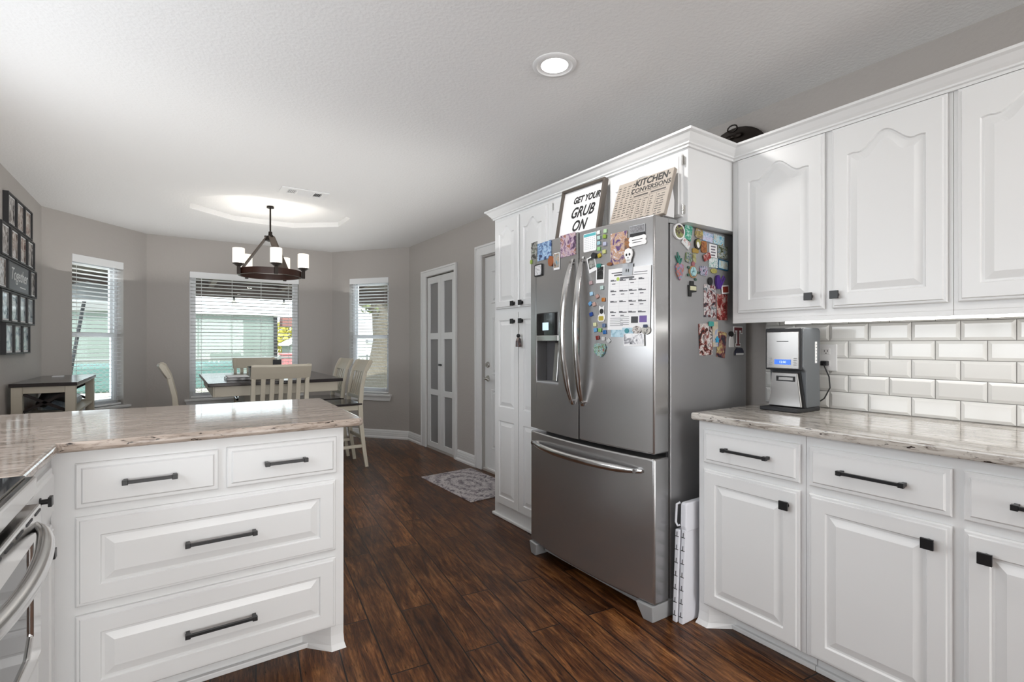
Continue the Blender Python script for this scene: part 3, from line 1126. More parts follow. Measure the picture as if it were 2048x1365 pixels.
def door_shell(y0, y1, z0, z1, round0, round1, hole=None):
    """A door with a bowed front; the outer corners rounded."""
    mb = MB()
    n = 26
    out = []
    for i in range(n + 1):
        y = y0 + (y1 - y0) * i / n
        out.append((fx(y), y))
    pts = out + [(1.866, y1), (1.866, y0)]
    if hole is None:
        a = mb.ring([(x, y, z0) for x, y in pts]); b = mb.ring([(x, y, z1) for x, y in pts])
        mb.bridge(a, b); mb.face(a); mb.face(b)
        return mb
    hy0, hy1, hz0, hz1 = hole
    ysx = sorted(set([y0 + (y1 - y0) * i / n for i in range(n + 1)] + [hy0, hy1]))
    zsx = [z0, hz0, hz1, z1]
    V = {}
    g = lambda i, j: V.setdefault((i, j), mb.v((fx(ysx[i]), ysx[i], zsx[j])))
    for i in range(len(ysx) - 1):
        for j in range(3):
            if j == 1 and ysx[i] >= hy0 - 1e-6 and ysx[i + 1] <= hy1 + 1e-6:
                continue
            mb.face([g(i, j), g(i + 1, j), g(i + 1, j + 1), g(i, j + 1)])
    m = len(ysx) - 1
    bk = {}
    for i in (0, m):
        for j in range(4):
            bk[(i, j)] = mb.v((1.866, ysx[i], zsx[j]))
        for j in range(3):
            mb.face([g(i, j), g(i, j + 1), bk[(i, j + 1)], bk[(i, j)]])
    mb.face([bk[(0, 0)], bk[(0, 1)], bk[(0, 2)], bk[(0, 3)], bk[(m, 3)], bk[(m, 2)], bk[(m, 1)], bk[(m, 0)]])
    mb.face([g(i, 3) for i in range(m + 1)] + [bk[(m, 3)], bk[(0, 3)]])
    mb.face([g(i, 0) for i in range(m + 1)] + [bk[(m, 0)], bk[(0, 0)]])
    # recess walls
    i0 = min(i for i in range(m + 1) if ysx[i] >= hy0 - 1e-6)
    i1 = max(i for i in range(m + 1) if ysx[i] <= hy1 + 1e-6)
    dx = 1.835
    loop = [g(i, 1) for i in range(i0, i1 + 1)] + [g(i, 2) for i in range(i1, i0 - 1, -1)]
    back = [mb.v((dx, v.co.y, v.co.z)) for v in loop]
    mb.bridge(loop, back)
    mb.face(back)
    return mb


DH = (2.110, 2.330, 1.018, 1.416)
ld = obj('door', door_shell(FYC + 0.003, FY1, 0.748, 1.820, 0, 1, DH), M['steel'], fr, bevel=0.006, smooth=True, label='left fridge door with the water dispenser')
rd = obj('door', door_shell(FY0, FYC - 0.003, 0.748, 1.820, 1, 0), M['steel'], fr, bevel=0.008, smooth=True, label='right fridge door under the paper calendar')
fz = obj('freezer_drawer', door_shell(FY0, FY1, 0.078, 0.728, 1, 1), M['steel'], fr, bevel=0.008, smooth=True)
# hinge covers on top
for (y0, y1) in ((FY0 + 0.010, FY0 + 0.11), (FY1 - 0.11, FY1 - 0.010)):
    mb = MB(); mb.box(1.80, 1.935, y0, y1, 1.7965, 1.7995); mb.box(1.80, 1.935, y0 + 0.005, y1 - 0.005, 1.8205, 1.832) if False else None
    mb.box(1.870, 1.935, y0, y1, 1.7965, 1.818)
    obj('hinge_cover', mb, M['greyplastic'], fr, bevel=0.004)
# feet / grille
for s, yy in ((1, FY0), (-1, FY1)):
    mb = MB()
    a, b = (yy + 0.002, yy + 0.10) if s > 0 else (yy - 0.10, yy - 0.002)
    xa = 1.752
    if s > 0:
        P0 = [(xa + 0.01, a + 0.004, 0), (xa + 0.004, a + 0.055, 0.0), (1.90, a + 0.055, 0), (1.90, a, 0)]
        P1 = [(xa, a, 0.074), (xa - 0.012, a + 0.085, 0.074), (1.90, a + 0.085, 0.074), (1.90, a, 0.074)]
    else:
        P0 = [(xa + 0.01, b - 0.004, 0), (xa + 0.004, b - 0.055, 0.0), (1.90, b - 0.055, 0), (1.90, b, 0)]
        P1 = [(xa, b, 0.074), (xa - 0.012, b - 0.085, 0.074), (1.90, b - 0.085, 0.074), (1.90, b, 0.074)]
    mb.hexa(P0 + P1)
    obj('foot', mb, M['greyplastic'], fr, bevel=0.003)
mb = MB(); mb.box(1.80, 1.83, FY0 + 0.09, FY1 - 0.09, 0.030, 0.074)
obj('grille', mb, M['greyplastic'], fr, bevel=0.003)


def bow_handle(name, pts, parent, wide, thick, up):
    mb = MB()
    n = len(pts)
    rs = [0.55 + 0.45 * min(1, 4 * min(i, n - 1 - i) / (n - 1)) for i in range(n)]
    mb.tube(pts, rs, 16, flat=(wide, thick), up=None)
    return obj(name, mb, M['steel2'], parent, smooth=True)


def curve3(a, m, b, n=22):
    a, m, b = Vector(a), Vector(m), Vector(b)
    return [a + (b - a) * (i / n) + (m - (a + b) / 2) * sin(pi * i / n) ** 0.8 for i in range(n + 1)]


for (yy, par, s) in ((1.985, ld, 1), (1.900, rd, -1)):
    xs = fx(yy)
    mb = MB()
    n = 26
    pts = []
    prev = None
    for i in range(n + 1):
        f = i / n
        z = 0.925 + (1.685 - 0.925) * f
        bow = sin(pi * f) ** 0.75
        xc = xs - 0.004 - 0.062 * bow
        yc = yy - s * 0.004 * (1 - bow) + s * 0.010 * bow
        w = 0.010 + 0.010 * min(1, 6 * min(f, 1 - f))
        th = 0.006 + 0.006 * min(1, 8 * min(f, 1 - f))
        rg = mb.ring([(xc + th * cos(2 * pi * k / 14), yc + w * sin(2 * pi * k / 14), z) for k in range(14)])
        if prev:
            mb.bridge(prev, rg)
        else:
            mb.face(rg)
        prev = rg
    mb.face(prev)
    for z in (0.945, 1.665):
        mb.cyl((xs - 0.022, yc if False else yy, z), (xs + 0.004, yy, z), 0.010, n=12)
    obj('handle', mb, M['steel2'], par, smooth=True, label='bowed polished steel handle')
mb = MB()
n = 30
prev = None
for i in range(n + 1):
    f = i / n
    y = 1.535 + (2.365 - 1.535) * f
    bow = sin(pi * f) ** 0.6
    xc = fx(y) - 0.006 - 0.045 * bow
    zc = 0.665 - 0.004 * bow
    w = 0.007 + 0.0085 * min(1, 7 * min(f, 1 - f))
    rg = mb.ring([(xc + w * 0.8 * cos(2 * pi * k / 14), y, zc + w * 1.15 * sin(2 * pi * k / 14)) for k in range(14)])
    if prev:
        mb.bridge(prev, rg)
    else:
        mb.face(rg)
    prev = rg
mb.face(prev)
for y in (1.56, 2.34):
    mb.cyl((fx(y) - 0.03, y, 0.665), (fx(y) + 0.004, y, 0.665), 0.010, n=12)
obj('handle', mb, M['steel2'], fz, smooth=True, label='long bowed polished freezer handle')


# dispenser
def curved_plate(y0, y1, z0, z1, t0, t1, n=8):
    mb = MB()
    ysx = [y0 + (y1 - y0) * i / n for i in range(n + 1)]
    for (a, b) in zip(ysx[:-1], ysx[1:]):
        pass
    P = [(fx(y) - t1, y) for y in ysx] + [(fx(y) - t0, y) for y in reversed(ysx)]
    A = mb.ring([(x, y, z0) for x, y in P]); Bq = mb.ring([(x, y, z1) for x, y in P])
    mb.bridge(A, Bq); mb.face(A); mb.face(Bq)
    return mb


dp = obj('dispenser_panel', curved_plate(2.1105, 2.3295, 1.290, 1.4155, -0.03, 0.002), mat('gloss_black', (0.004, 0.004, 0.005), 0.06), ld, bevel=0.002)
obj('dispenser_screen', curved_plate(2.200, 2.262, 1.318, 1.362, 0.002, 0.0026), mat('dispenser_screen', (0.5, 0.62, 0.7), 0.2, emit=(0.55, 0.75, 0.9), estr=0.5), dp)
obj('dispenser_band', curved_plate(2.1105, 2.3295, 1.258, 1.289, -0.03, 0.001), M['steel2'], ld, bevel=0.002)
mb = MB(); mb.box(1.828, 1.8345, 2.112, 2.328, 1.020, 1.257)
obj('dispenser_back', mb, mat('dispenser_grey', (0.10, 0.10, 0.105), 0.3, 0.3), ld)
mb = MB(); mb.hexa([(1.79, 2.19, 1.03), (1.79, 2.23, 1.03), (1.80, 2.23, 1.03), (1.80, 2.19, 1.03), (1.815, 2.20, 1.255), (1.815, 2.235, 1.255), (1.825, 2.235, 1.255), (1.825, 2.20, 1.255)])
obj('dispenser_paddle', mb, M['nickel'], ld, bevel=0.002)
mb = MB(); mb.box(1.752, 1.83, 2.115, 2.325, 1.0185, 1.026)
obj('drip_tray', mb, M['greyplastic'], ld, bevel=0.002)

# ================================================================ THINGS ON THE FRIDGE
def BF(y, z, rot=0.0, off=0.0):
    """Plane on the bowed front at (y, z); u to the right in view, v up, d outward."""
    s = (y - FYC) / FHW
    sl = 2 * FBU * s / FHW
    T = Vector((-sl, -1, 0)).normalized()        # to the right in view (towards -y)
    N = Vector((-1, sl, 0)).normalized()
    c, q = cos(rot), sin(rot)
    O = Vector((fx(y), y, z))
    return lambda u, v, d: O + T * (u * c - v * q) + Vector((0, 0, 1)) * (u * q + v * c) + N * (d + 0.0016 + off)


def BS(x, z, rot=0.0, off=0.0):
    """Plane on the fridge's right side."""
    c, q = cos(rot), sin(rot)
    return lambda u, v, d: Vector((x + u * c - v * q, FY0 + 0.008 - 0.0012 - off - d, z + u * q + v * c))


def rect(w, h):
    return [(-w / 2, -h / 2), (w / 2, -h / 2), (w / 2, h / 2), (-w / 2, h / 2)]


def oval(w, h, n=24, k=1.0):
    return [(w / 2 * math.copysign(abs(cos(2 * pi * i / n)) ** k, cos(2 * pi * i / n)), h / 2 * math.copysign(abs(sin(2 * pi * i / n)) ** k, sin(2 * pi * i / n))) for i in range(n)]


def rrect(w, h, r, n=4):
    P = []
    for (sx, sy, a0) in ((1, 1, 0), (-1, 1, 90), (-1, -1, 180), (1, -1, 270)):
        for i in range(n + 1):
            a = radians(a0 + 90 * i / n)
            P.append((sx * (w / 2 - r) + r * cos(a), sy * (h / 2 - r) + r * sin(a)))
    return P


def plate(name, B, poly, m, t=0.0015, parent=None, d0=0.0, label=None):
    mb = MB(); mb.prism(poly, B, d0, d0 + t)
    return obj(name, mb, m, parent, label=label)


def single_plate(name, B, poly, m, label, cat, group=None, t=0.0015):
    mb = MB(); mb.prism(poly, B, 0, t)
    return single(name, mb, m, label, cat, group)


def colour(c, r=0.4):
    return mat('paint_%02x%02x%02x' % tuple(int(255 * min(1, x)) for x in c), c, r)


G_PH = 'photos on the fridge doors'
G_SD = 'photos on the fridge side'
# photos on the doors
def photo(B, w, h, cols, label, group, border=0.0, scale=26, t=0.0012):
    if not border:
        return single_plate('photo', B, rect(w, h), picture('photo_print', cols, scale), label, 'photo', group, t)
    o = single_plate('photo', B, rect(w, h), M['paper'], label, 'photo', group, t)
    b = border
    plate('photo_print', B, [(-w / 2 + b, -h / 2 + b * 3), (w / 2 - b, -h / 2 + b * 3), (w / 2 - b, h / 2 - b), (-w / 2 + b, h / 2 - b)], picture('instant_print', cols, scale), 0.0004, o, t)
    return o


photo(BF(2.357, 1.790), 0.075, 0.098, [(0.01, 0.012, 0.008), (0.05, 0.05, 0.045), (0.45, 0.45, 0.42), (0.03, 0.06, 0.02)], 'dark green photo at the top left corner of the fridge', G_PH)
photo(BF(2.244, 1.770), 0.145, 0.100, [(0.02, 0.03, 0.10), (0.16, 0.30, 0.55), (0.45, 0.62, 0.78), (0.04, 0.10, 0.30)], 'blue stadium photo near the top left of the fridge', G_PH)
photo(BF(2.022, 1.765), 0.125, 0.118, [(0.03, 0.015, 0.04), (0.22, 0.12, 0.22), (0.55, 0.45, 0.50), (0.30, 0.12, 0.08)], 'purple photo left of the seam between the fridge doors', G_PH)
photo(BF(2.118, 1.692, 0, 0.002), 0.055, 0.092, [(0.06, 0.03, 0.02), (0.45, 0.35, 0.27), (0.10, 0.28, 0.38)], 'small white-edged photo below the purple one', G_PH, 0.004)
photo(BF(1.668, 1.694), 0.098, 0.150, [(0.10, 0.05, 0.16), (0.50, 0.38, 0.30), (0.40, 0.20, 0.10), (0.62, 0.60, 0.66)], 'tall photo of a purple costumed figure on the right fridge door', G_PH)
photo(BF(1.618, 1.690, 0, 0.0018), 0.030, 0.085, [(0.02, 0.012, 0.01), (0.35, 0.15, 0.05), (0.10, 0.06, 0.05)], 'narrow brown photo behind the skull magnet', G_PH)
photo(BF(1.840, 1.640, radians(14)), 0.055, 0.078, [(0.006, 0.006, 0.006), (0.02, 0.02, 0.02), (0.35, 0.35, 0.33)], 'tilted instant photo under the round black magnet', G_PH, 0.006)
photo(BF(1.783, 1.583, radians(-2)), 0.054, 0.086, [(0.006, 0.006, 0.006), (0.02, 0.02, 0.02), (0.35, 0.35, 0.33)], 'upright instant photo under the teal magnet', G_PH, 0.006)
photo(BF(1.5805, 1.2611, radians(1), 0.004), 0.112, 0.058, [(0.03, 0.03, 0.04), (0.35, 0.35, 0.38), (0.78, 0.78, 0.80), (0.8, 0.8, 0.82)], 'black and white photo strip hanging below the sheet', G_PH, 0.003)

G_MG = 'magnets on the fridge doors'
single_plate('magnet', BF(2.168, 1.700, 0, 0.004), oval(0.048, 0.058), colour((0.30, 0.09, 0.03)), 'rust orange round magnet beside the small white-edged photo', 'magnet', G_MG, 0.006)
t = thing('magnet', 'square black-framed magnet with white lettering, left fridge door', 'magnet', BF(2.302, 1.667)(0, 0, 0), G_MG)
plate('magnet_frame', BF(2.302, 1.667), rrect(0.088, 0.070, 0.010), M['blackmatte'], 0.006, t)
plate('magnet_face', BF(2.302, 1.667), rrect(0.070, 0.056, 0.006), picture('tiny_print', [(0.1, 0.1, 0.1), (0.7, 0.7, 0.72), (0.75, 0.75, 0.76)], 120), 0.001, t, 0.006)
single_plate('magnet', BF(2.392, 1.728), oval(0.018, 0.026), colour((0.28, 0.42, 0.05)), 'lime green magnet at the left edge of the fridge', 'magnet', G_MG, 0.005)
single_plate('magnet', BF(1.820, 1.679, 0, 0.003), oval(0.032, 0.030), M['blackmatte'], 'round black magnet holding the tilted instant photo', 'magnet', G_MG, 0.008)
single_plate('magnet', BF(1.788, 1.6256, 0, 0.003), rrect(0.028, 0.018, 0.006), colour((0.02, 0.20, 0.17)), 'teal magnet holding the upright instant photo', 'magnet', G_MG, 0.006)
single_plate('magnet', BF(1.7195, 1.625, 0, 0.003), oval(0.034, 0.016), colour((0.20, 0.07, 0.02)), 'brown leaf magnet at the foot of the costumed figure photo', 'magnet', G_MG, 0.004)
t = thing('magnet', 'grey rectangular magnet with a black lower edge, top right', 'magnet', BF(1.563, 1.76)(0, 0, 0), G_MG)
plate('magnet_frame', BF(1.563, 1.7665), rect(0.080, 0.036), colour((0.42, 0.43, 0.45)), 0.004, t)
plate('magnet_face', BF(1.563, 1.7665), rect(0.074, 0.030), picture('grey_print', [(0.12, 0.12, 0.13), (0.2, 0.2, 0.21), (0.3, 0.3, 0.32)], 150), 0.001, t, 0.004)
plate('magnet_strip', BF(1.563, 1.741), rect(0.078, 0.012), M['blackmatte'], 0.004, t)
# bone magnet
t = thing('bone_magnet', 'white bone-shaped magnet below the grey rectangular one', 'magnet', BF(1.5616, 1.7133)(0, 0, 0), G_MG)
Bq = BF(1.5616, 1.712, radians(2))
bone = []
for (cx, cy, a0) in ((0.034, 0.010, -60), (-0.034, 0.010, 60), (-0.034, -0.010, 120), (0.034, -0.010, 240)):
    for i in range(9):
        a = radians(a0 + (210 if True else 0) * i / 8 * 0.8)
        bone.append((cx + 0.0125 * cos(a), cy + 0.0125 * sin(a)))
plate('bone', Bq, bone, M['white'], 0.005, t)
mb = MB()
mb.bbox(Bq, -0.028, 0.028, 0.004, 0.0065, 0.005, 0.0055); mb.bbox(Bq, -0.026, 0.022, -0.007, -0.0045, 0.005, 0.0055)
obj('print_line', mb, M['ink'], t)
# skull magnet
t = thing('skull_magnet', 'white painted skull magnet beside the tall photo', 'magnet', BF(1.605, 1.6496)(0, 0, 0), G_MG)
Bq = BF(1.6052, 1.6496, 0, 0.006)
sk = [(0, -0.034), (0.010, -0.032), (0.013, -0.018), (0.020, -0.004), (0.022, 0.012), (0.016, 0.028), (0, 0.034), (-0.016, 0.028), (-0.022, 0.012), (-0.020, -0.004), (-0.013, -0.018), (-0.010, -0.032)]
plate('skull', Bq, sk, M['white'], 0.008, t)
for (u, v, w, h) in ((-0.0085, 0.004, 0.010, 0.012), (0.0085, 0.004, 0.010, 0.012), (0, -0.010, 0.005, 0.007)):
    plate('eye_socket', Bq, [(u + a, v + b) for a, b in oval(w, h, 14)], M['ink'], 0.0006, t, 0.008)
mb = MB()
for i in range(5):
    mb.bbox(Bq, -0.008 + i * 0.004 - 0.0005, -0.008 + i * 0.004 + 0.0005, -0.027, -0.018, 0.008, 0.0086)
obj('teeth_lines', mb, M['ink'], t)
# calendar magnet
t = thing('calendar_magnet', 'small white calendar magnet with a teal header', 'magnet', BF(1.853, 1.752)(0, 0, 0), G_MG)
Bq = BF(1.853, 1.752)
plate('calendar_card', Bq, rrect(0.090, 0.092, 0.006), M['paper'], 0.002, t)
plate('header', Bq, [(a, b + 0.036) for a, b in rect(0.084, 0.014)], colour((0.10, 0.42, 0.46)), 0.0005, t, 0.002)
mb = MB()
for r_ in range(7):
    for c_ in range(6):
        mb.bbox(Bq, -0.036 + c_ * 0.013, -0.036 + c_ * 0.013 + 0.006, 0.020 - r_ * 0.009, 0.020 - r_ * 0.009 + 0.0022, 0.002, 0.0024)
obj('date_print', mb, colour((0.30, 0.38, 0.42)), t)
# note
t = thing('paper_note', 'grey square note overlapping the top of the printed sheet', 'note', BF(1.615, 1.59)(0, 0, 0))
Bq = BF(1.615, 1.588, radians(-5), 0.004)
plate('note_paper', Bq, rect(0.058, 0.054), colour((0.42, 0.44, 0.47)), 0.0012, t)
for u in (-0.006, 0.006):
    plate('ink_mark', Bq, [(u + a, -0.006 + b) for a, b in oval(0.006, 0.018, 12)], M['ink'], 0.0004, t, 0.0012)
# big sheet
t = thing('printed_sheet', 'large white printed schedule sheet on the right fridge door', 'paper', BF(1.61, 1.45)(0, 0, 0))
Bq = BF(1.612, 1.452, radians(-1.3), 0.0005)
plate('paper_sheet', Bq, rect(0.238, 0.290), M['paper'], 0.0008, t)
mb = MB()
random.seed(3)
for r_ in range(4):
    for c_ in range(4):
        u0 = -0.105 + c_ * 0.053
        v0 = 0.085 - r_ * 0.050
        mb.bbox(Bq, u0, u0 + 0.030 + random.random() * 0.016, v0, v0 + 0.0045, 0.0008, 0.0012)
        mb.bbox(Bq, u0, u0 + 0.020, v0 + 0.004, v0 + 0.008, 0.0008, 0.0012)
        if random.random() < 0.6:
            mb.bbox(Bq, u0 + 0.008, u0 + 0.028, v0 - 0.014, v0 - 0.010, 0.0008, 0.0012)
for k in range(5):
    mb.bbox(Bq, -0.105, -0.105 + 0.05 + random.random() * 0.03, -0.090 - k * 0.009, -0.088 - k * 0.009, 0.0008, 0.0012)
    mb.bbox(Bq, -0.045, -0.045 + 0.05, -0.085 - k * 0.009, -0.083 - k * 0.009, 0.0008, 0.0012)
obj('printed_text', mb, colour((0.10, 0.10, 0.11)), t)
mb = MB()
for r_ in range(12):
    mb.bbox(Bq, -0.108, 0.108, 0.088 - r_ * 0.0135, 0.0884 - r_ * 0.0135, 0.0008, 0.0010)
for c_ in range(5):
    mb.bbox(Bq, -0.108 + c_ * 0.054, -0.1076 + c_ * 0.054, -0.075, 0.09, 0.0008, 0.0010)
obj('ruled_grid', mb, colour((0.45, 0.46, 0.5)), t)
for (a_, b_, c_, d_) in ((-0.100, -0.030, 0.122, 0.127), (-0.085, -0.035, 0.110, 0.117), (-0.050, 0.030, 0.094, 0.102), (0.030, 0.100, 0.118, 0.121), (0.025, 0.100, 0.108, 0.110)):
    mb = MB(); mb.bbox(Bq, a_, b_, c_, d_, 0.0008, 0.0012)
    obj('heading_line', mb, colour((0.10, 0.10, 0.11)), t)
plate('ad_box', Bq, [(u + 0.036, v - 0.098) for u, v in rect(0.038, 0.030)], colour((0.03, 0.03, 0.035)), 0.0004, t, 0.0008, label='black advertisement box')
plate('ad_box', Bq, [(u + 0.082, v - 0.095) for u, v in rect(0.040, 0.030)], colour((0.14, 0.08, 0.30)), 0.0004, t, 0.0008, label='purple advertisement box')
plate('clover_sticker', Bq, [(u - 0.062, v + 0.095) for u, v in oval(0.018, 0.018, 12)], colour((0.42, 0.55, 0.10)), 0.0005, t, 0.0008)
single_plate('flyer', BF(1.650, 1.296, radians(-1.5)), rect(0.128, 0.044), picture('blue_flyer_print', [(0.25, 0.42, 0.52), (0.40, 0.58, 0.68), (0.5, 0.66, 0.74)], 40), 'pale blue flyer below the printed sheet', 'flyer')
def figure_pic(cols):
    return picture('round_print', cols, 90)
single_plate('magnet', BF(1.5643, 1.3066, 0, 0.002), oval(0.048, 0.036), figure_pic([(0.1, 0.08, 0.07), (0.5, 0.45, 0.42), (0.62, 0.6, 0.6)]), 'round photo magnet at the foot of the printed sheet', 'magnet', G_MG, 0.004)
t = thing('magnet', 'round photo magnet with a navy cap at the right corner of the sheet', 'magnet', BF(1.515, 1.306)(0, 0, 0), G_MG)
plate('magnet_disc', BF(1.517, 1.304, 0, 0.002), oval(0.044, 0.040), figure_pic([(0.03, 0.03, 0.04), (0.5, 0.48, 0.42), (0.6, 0.58, 0.55)]), 0.005, t)
plate('cap', BF(1.517, 1.304, 0, 0.002), [(u, v + 0.018) for u, v in rrect(0.022, 0.014, 0.004)], colour((0.01, 0.02, 0.07)), 0.003, t, 0.005)
single_plate('magnet', BF(1.6192, 1.303, 0, 0.002), oval(0.024, 0.022), colour((0.05, 0.26, 0.30)), 'small teal arch magnet on the pale blue flyer', 'magnet', G_MG, 0.004)
# cat magnet
t = thing('cat_magnet', 'white-outlined cat magnet with a yellow belly', 'magnet', BF(1.773, 1.389)(0, 0, 0), G_MG)
Bq = BF(1.7734, 1.389)
cat = [(-0.016, -0.038), (0.014, -0.038), (0.023, -0.022), (0.020, -0.006), (0.014, 0.0), (0.016, 0.024), (0.017, 0.040), (0.006, 0.032), (-0.004, 0.032), (-0.014, 0.040), (-0.016, 0.022), (-0.013, 0.0), (-0.023, -0.010), (-0.024, -0.030)]
plate('cat_outline', Bq, cat, M['white'], 0.003, t)
plate('cat_head', Bq, [(0.001 + u, 0.012 + v) for u, v in oval(0.026, 0.026, 16)], M['ink'], 0.0006, t, 0.003)
plate('cat_belly', Bq, [(-0.002 + u, -0.022 + v) for u, v in rrect(0.032, 0.022, 0.006)], colour((0.45, 0.36, 0.04)), 0.0006, t, 0.003)
single_plate('magnet', BF(1.783, 1.2107, 0, 0.001), [(-0.036, 0.012), (-0.030, 0.030), (-0.010, 0.034), (0.008, 0.030), (0.030, 0.032), (0.038, 0.014), (0.030, -0.014), (0.008, -0.034), (-0.012, -0.026), (-0.030, -0.010)], picture('heart_print', [(0.30, 0.04, 0.05), (0.02, 0.22, 0.10), (0.45, 0.50, 0.48), (0.04, 0.20, 0.30)], 70), 'colourful heart magnet at the bottom of the magnet cluster', 'magnet', G_MG, 0.010)
# little glass cube magnets
cubes = [(1.7917, 1.7885, (0.72, 0.76, 0.74), 'white cube magnet, left in the top row of cubes'), (1.7483, 1.7884, (0.40, 0.55, 0.36), 'pale green cube magnet, right in the top row of cubes'),
         (1.79, 1.763, (0.42, 0.58, 0.55), 'aqua cube magnet under the white cube'), (1.7532, 1.7631, (0.24, 0.36, 0.06), 'olive green cube magnet under the pale green cube'),
         (1.7906, 1.7367, (0.30, 0.50, 0.56), 'pale teal cube magnet, third in the left cube column'), (1.7516, 1.7267, (0.42, 0.44, 0.58), 'lavender cube magnet under the olive cube'),
         (1.7906, 1.709, (0.26, 0.50, 0.22), 'leaf green cube magnet, fourth in the left cube column'), (1.7555, 1.6895, (0.50, 0.52, 0.22), 'yellow green cube magnet, lowest of the right cube column'),
         (1.7866, 1.6756, (0.42, 0.32, 0.04), 'gold cube magnet, lowest of the left cube column'),
         (1.8448, 1.5465, (0.36, 0.26, 0.27), 'pinkish cube magnet below the tilted instant photo'), (1.7698, 1.5163, (0.42, 0.56, 0.54), 'light aqua cube magnet below the upright instant photo'),
         (1.8407, 1.4919, (0.35, 0.55, 0.72), 'sky blue cube magnet right of the handle'), (1.8007, 1.4757, (0.42, 0.27, 0.24), 'rose brown cube magnet right of the sky blue one'),
         (1.7603, 1.457, (0.42, 0.15, 0.03), 'orange cube magnet left of the printed sheet'), (1.8489, 1.4427, (0.12, 0.30, 0.55), 'blue cube magnet touching the dusty pink one'),
         (1.8225, 1.4381, (0.45, 0.30, 0.26), 'dusty pink cube magnet touching the blue one'), (1.8428, 1.3896, (0.02, 0.06, 0.26), 'navy cube magnet left of the cat magnet'),
         (1.8165, 1.3375, (0.60, 0.60, 0.36), 'cream cube magnet below the cat magnet'), (1.8125, 1.3098, (0.12, 0.32, 0.55), 'mid blue cube magnet below the cream one'),
         (1.7832, 1.3092, (0.22, 0.42, 0.12), 'green cube magnet beside the mid blue one'), (1.7565, 1.3314, (0.10, 0.16, 0.28), 'slate blue cube magnet at the lower left corner of the sheet'),
         (1.7528, 1.2986, (0.02, 0.12, 0.35), 'deep blue cube magnet beside the pale blue flyer'), (1.7987, 1.272, (0.18, 0.02, 0.015), 'dark red cube magnet above the heart magnet'),
         (1.7603, 1.2673, (0.50, 0.50, 0.50), 'pale grey cube magnet right of the dark red one'), (1.7269, 1.2572, (0.52, 0.54, 0.54), 'tilted clear cube magnet under the flyer')]
for i, (y, z, c, lab) in enumerate(cubes):
    mb = MB()
    Bq = BF(y, z, radians([4, -3, 2, -5, 6, 0, -4, 3, 20, 12, 2, 10, 30, 0, 35, 15, 20, 4, 8, -6, 0, 5, 10, -4, 40][i]))
    mb.bbox(Bq, -0.0095, 0.0095, -0.0095, 0.0095, 0, 0.007)
    single('cube_magnet', mb, mat('cube_magnet_%d' % i, c, 0.12), lab, 'magnet', 'small cube magnets', bevel=0.002)

# --- on the side of the fridge
G_SM = 'magnets on the fridge side'
t = thing('plate_magnet', 'round white-rimmed photo magnet, top left of the fridge side', 'magnet', BS(1.937, 1.7626)(0, 0, 0), G_SM)
plate('rim', BS(1.937, 1.7626), oval(0.080, 0.074), M['white'], 0.009, t)
plate('print', BS(1.937, 1.7626), oval(0.062, 0.060), picture('plate_print', [(0.02, 0.02, 0.06), (0.10, 0.03, 0.03), (0.30, 0.36, 0.12), (0.06, 0.02, 0.02)], 45), 0.001, t, 0.009)


def sm(x, z, w, h, cols, label, rot=0, shape='r', t=0.004, sc=70, off=0.0, name='magnet'):
    P = rect(w, h) if shape == 'r' else oval(w, h) if shape == 'o' else rrect(w, h, min(w, h) * 0.25)
    m = picture('side_magnet_print', cols, sc) if len(cols) > 1 else colour(cols[0])
    return single_plate(name, BS(x, z, radians(rot), off), P, m, label, 'magnet' if name != 'photo' else 'photo', G_SM if name != 'photo' else G_SD, t)


TEAL, RED, GOLD = (0.02, 0.24, 0.17), (0.20, 0.015, 0.015), (0.34, 0.22, 0.04)
sm(2.0074, 1.7685, 0.055, 0.070, [TEAL, (0.04, 0.35, 0.22), (0.45, 0.62, 0.58)], 'green rectangular magnet right of the round plate magnet', -14)
sm(1.992, 1.7150, 0.060, 0.034, [(0.62, 0.66, 0.68), (0.70, 0.72, 0.72), (0.45, 0.20, 0.18)], 'white slanted magnet under the green rectangular one', -32)
sm(2.0913, 1.7718, 0.058, 0.046, [(0.50, 0.48, 0.50), (0.16, 0.10, 0.03), (0.45, 0.36, 0.12)], 'white and gold emblem magnet in the top row', -5, 'rr')
sm(2.1602, 1.7631, 0.080, 0.044, [(0.45, 0.42, 0.60), (0.60, 0.60, 0.74), (0.15, 0.38, 0.55)], 'lavender and blue rectangular magnet in the top row', -4)
sm(2.2504, 1.7600, 0.090, 0.048, [(0.12, 0.35, 0.50), (0.45, 0.65, 0.74), (0.55, 0.66, 0.66), (0.42, 0.20, 0.06)], 'sky blue rectangular magnet at the top right of the side', -3)
t = thing('magnet', 'olive oval magnet with a white teardrop', 'magnet', BS(2.0797, 1.72)(0, 0, 0), G_SM)
plate('oval_base', BS(2.0797, 1.72, radians(20)), oval(0.046, 0.054), colour((0.03, 0.025, 0.015)), 0.006, t)
plate('oval_top', BS(2.082, 1.726, radians(20)), oval(0.036, 0.036), colour((0.30, 0.28, 0.07)), 0.001, t, 0.006)
plate('teardrop', BS(2.078, 1.716, radians(20)), oval(0.020, 0.030), M['white'], 0.001, t, 0.007)
sm(2.1306, 1.7123, 0.044, 0.056, [(0.14, 0.03, 0.02), (0.34, 0.13, 0.03), (0.40, 0.17, 0.05)], 'rusty orange dog-shaped magnet beside the teardrop oval', 0, 'rr')
sm(2.0643, 1.6872, 0.046, 0.022, [GOLD], 'gold bar magnet under the teardrop oval', 0, 'rr')
t = thing('magnet', 'white text magnet in the second row', 'magnet', BS(2.2048, 1.7008)(0, 0, 0), G_SM)
plate('card', BS(2.2048, 1.7008), rect(0.062, 0.064), M['paper'], 0.003, t)
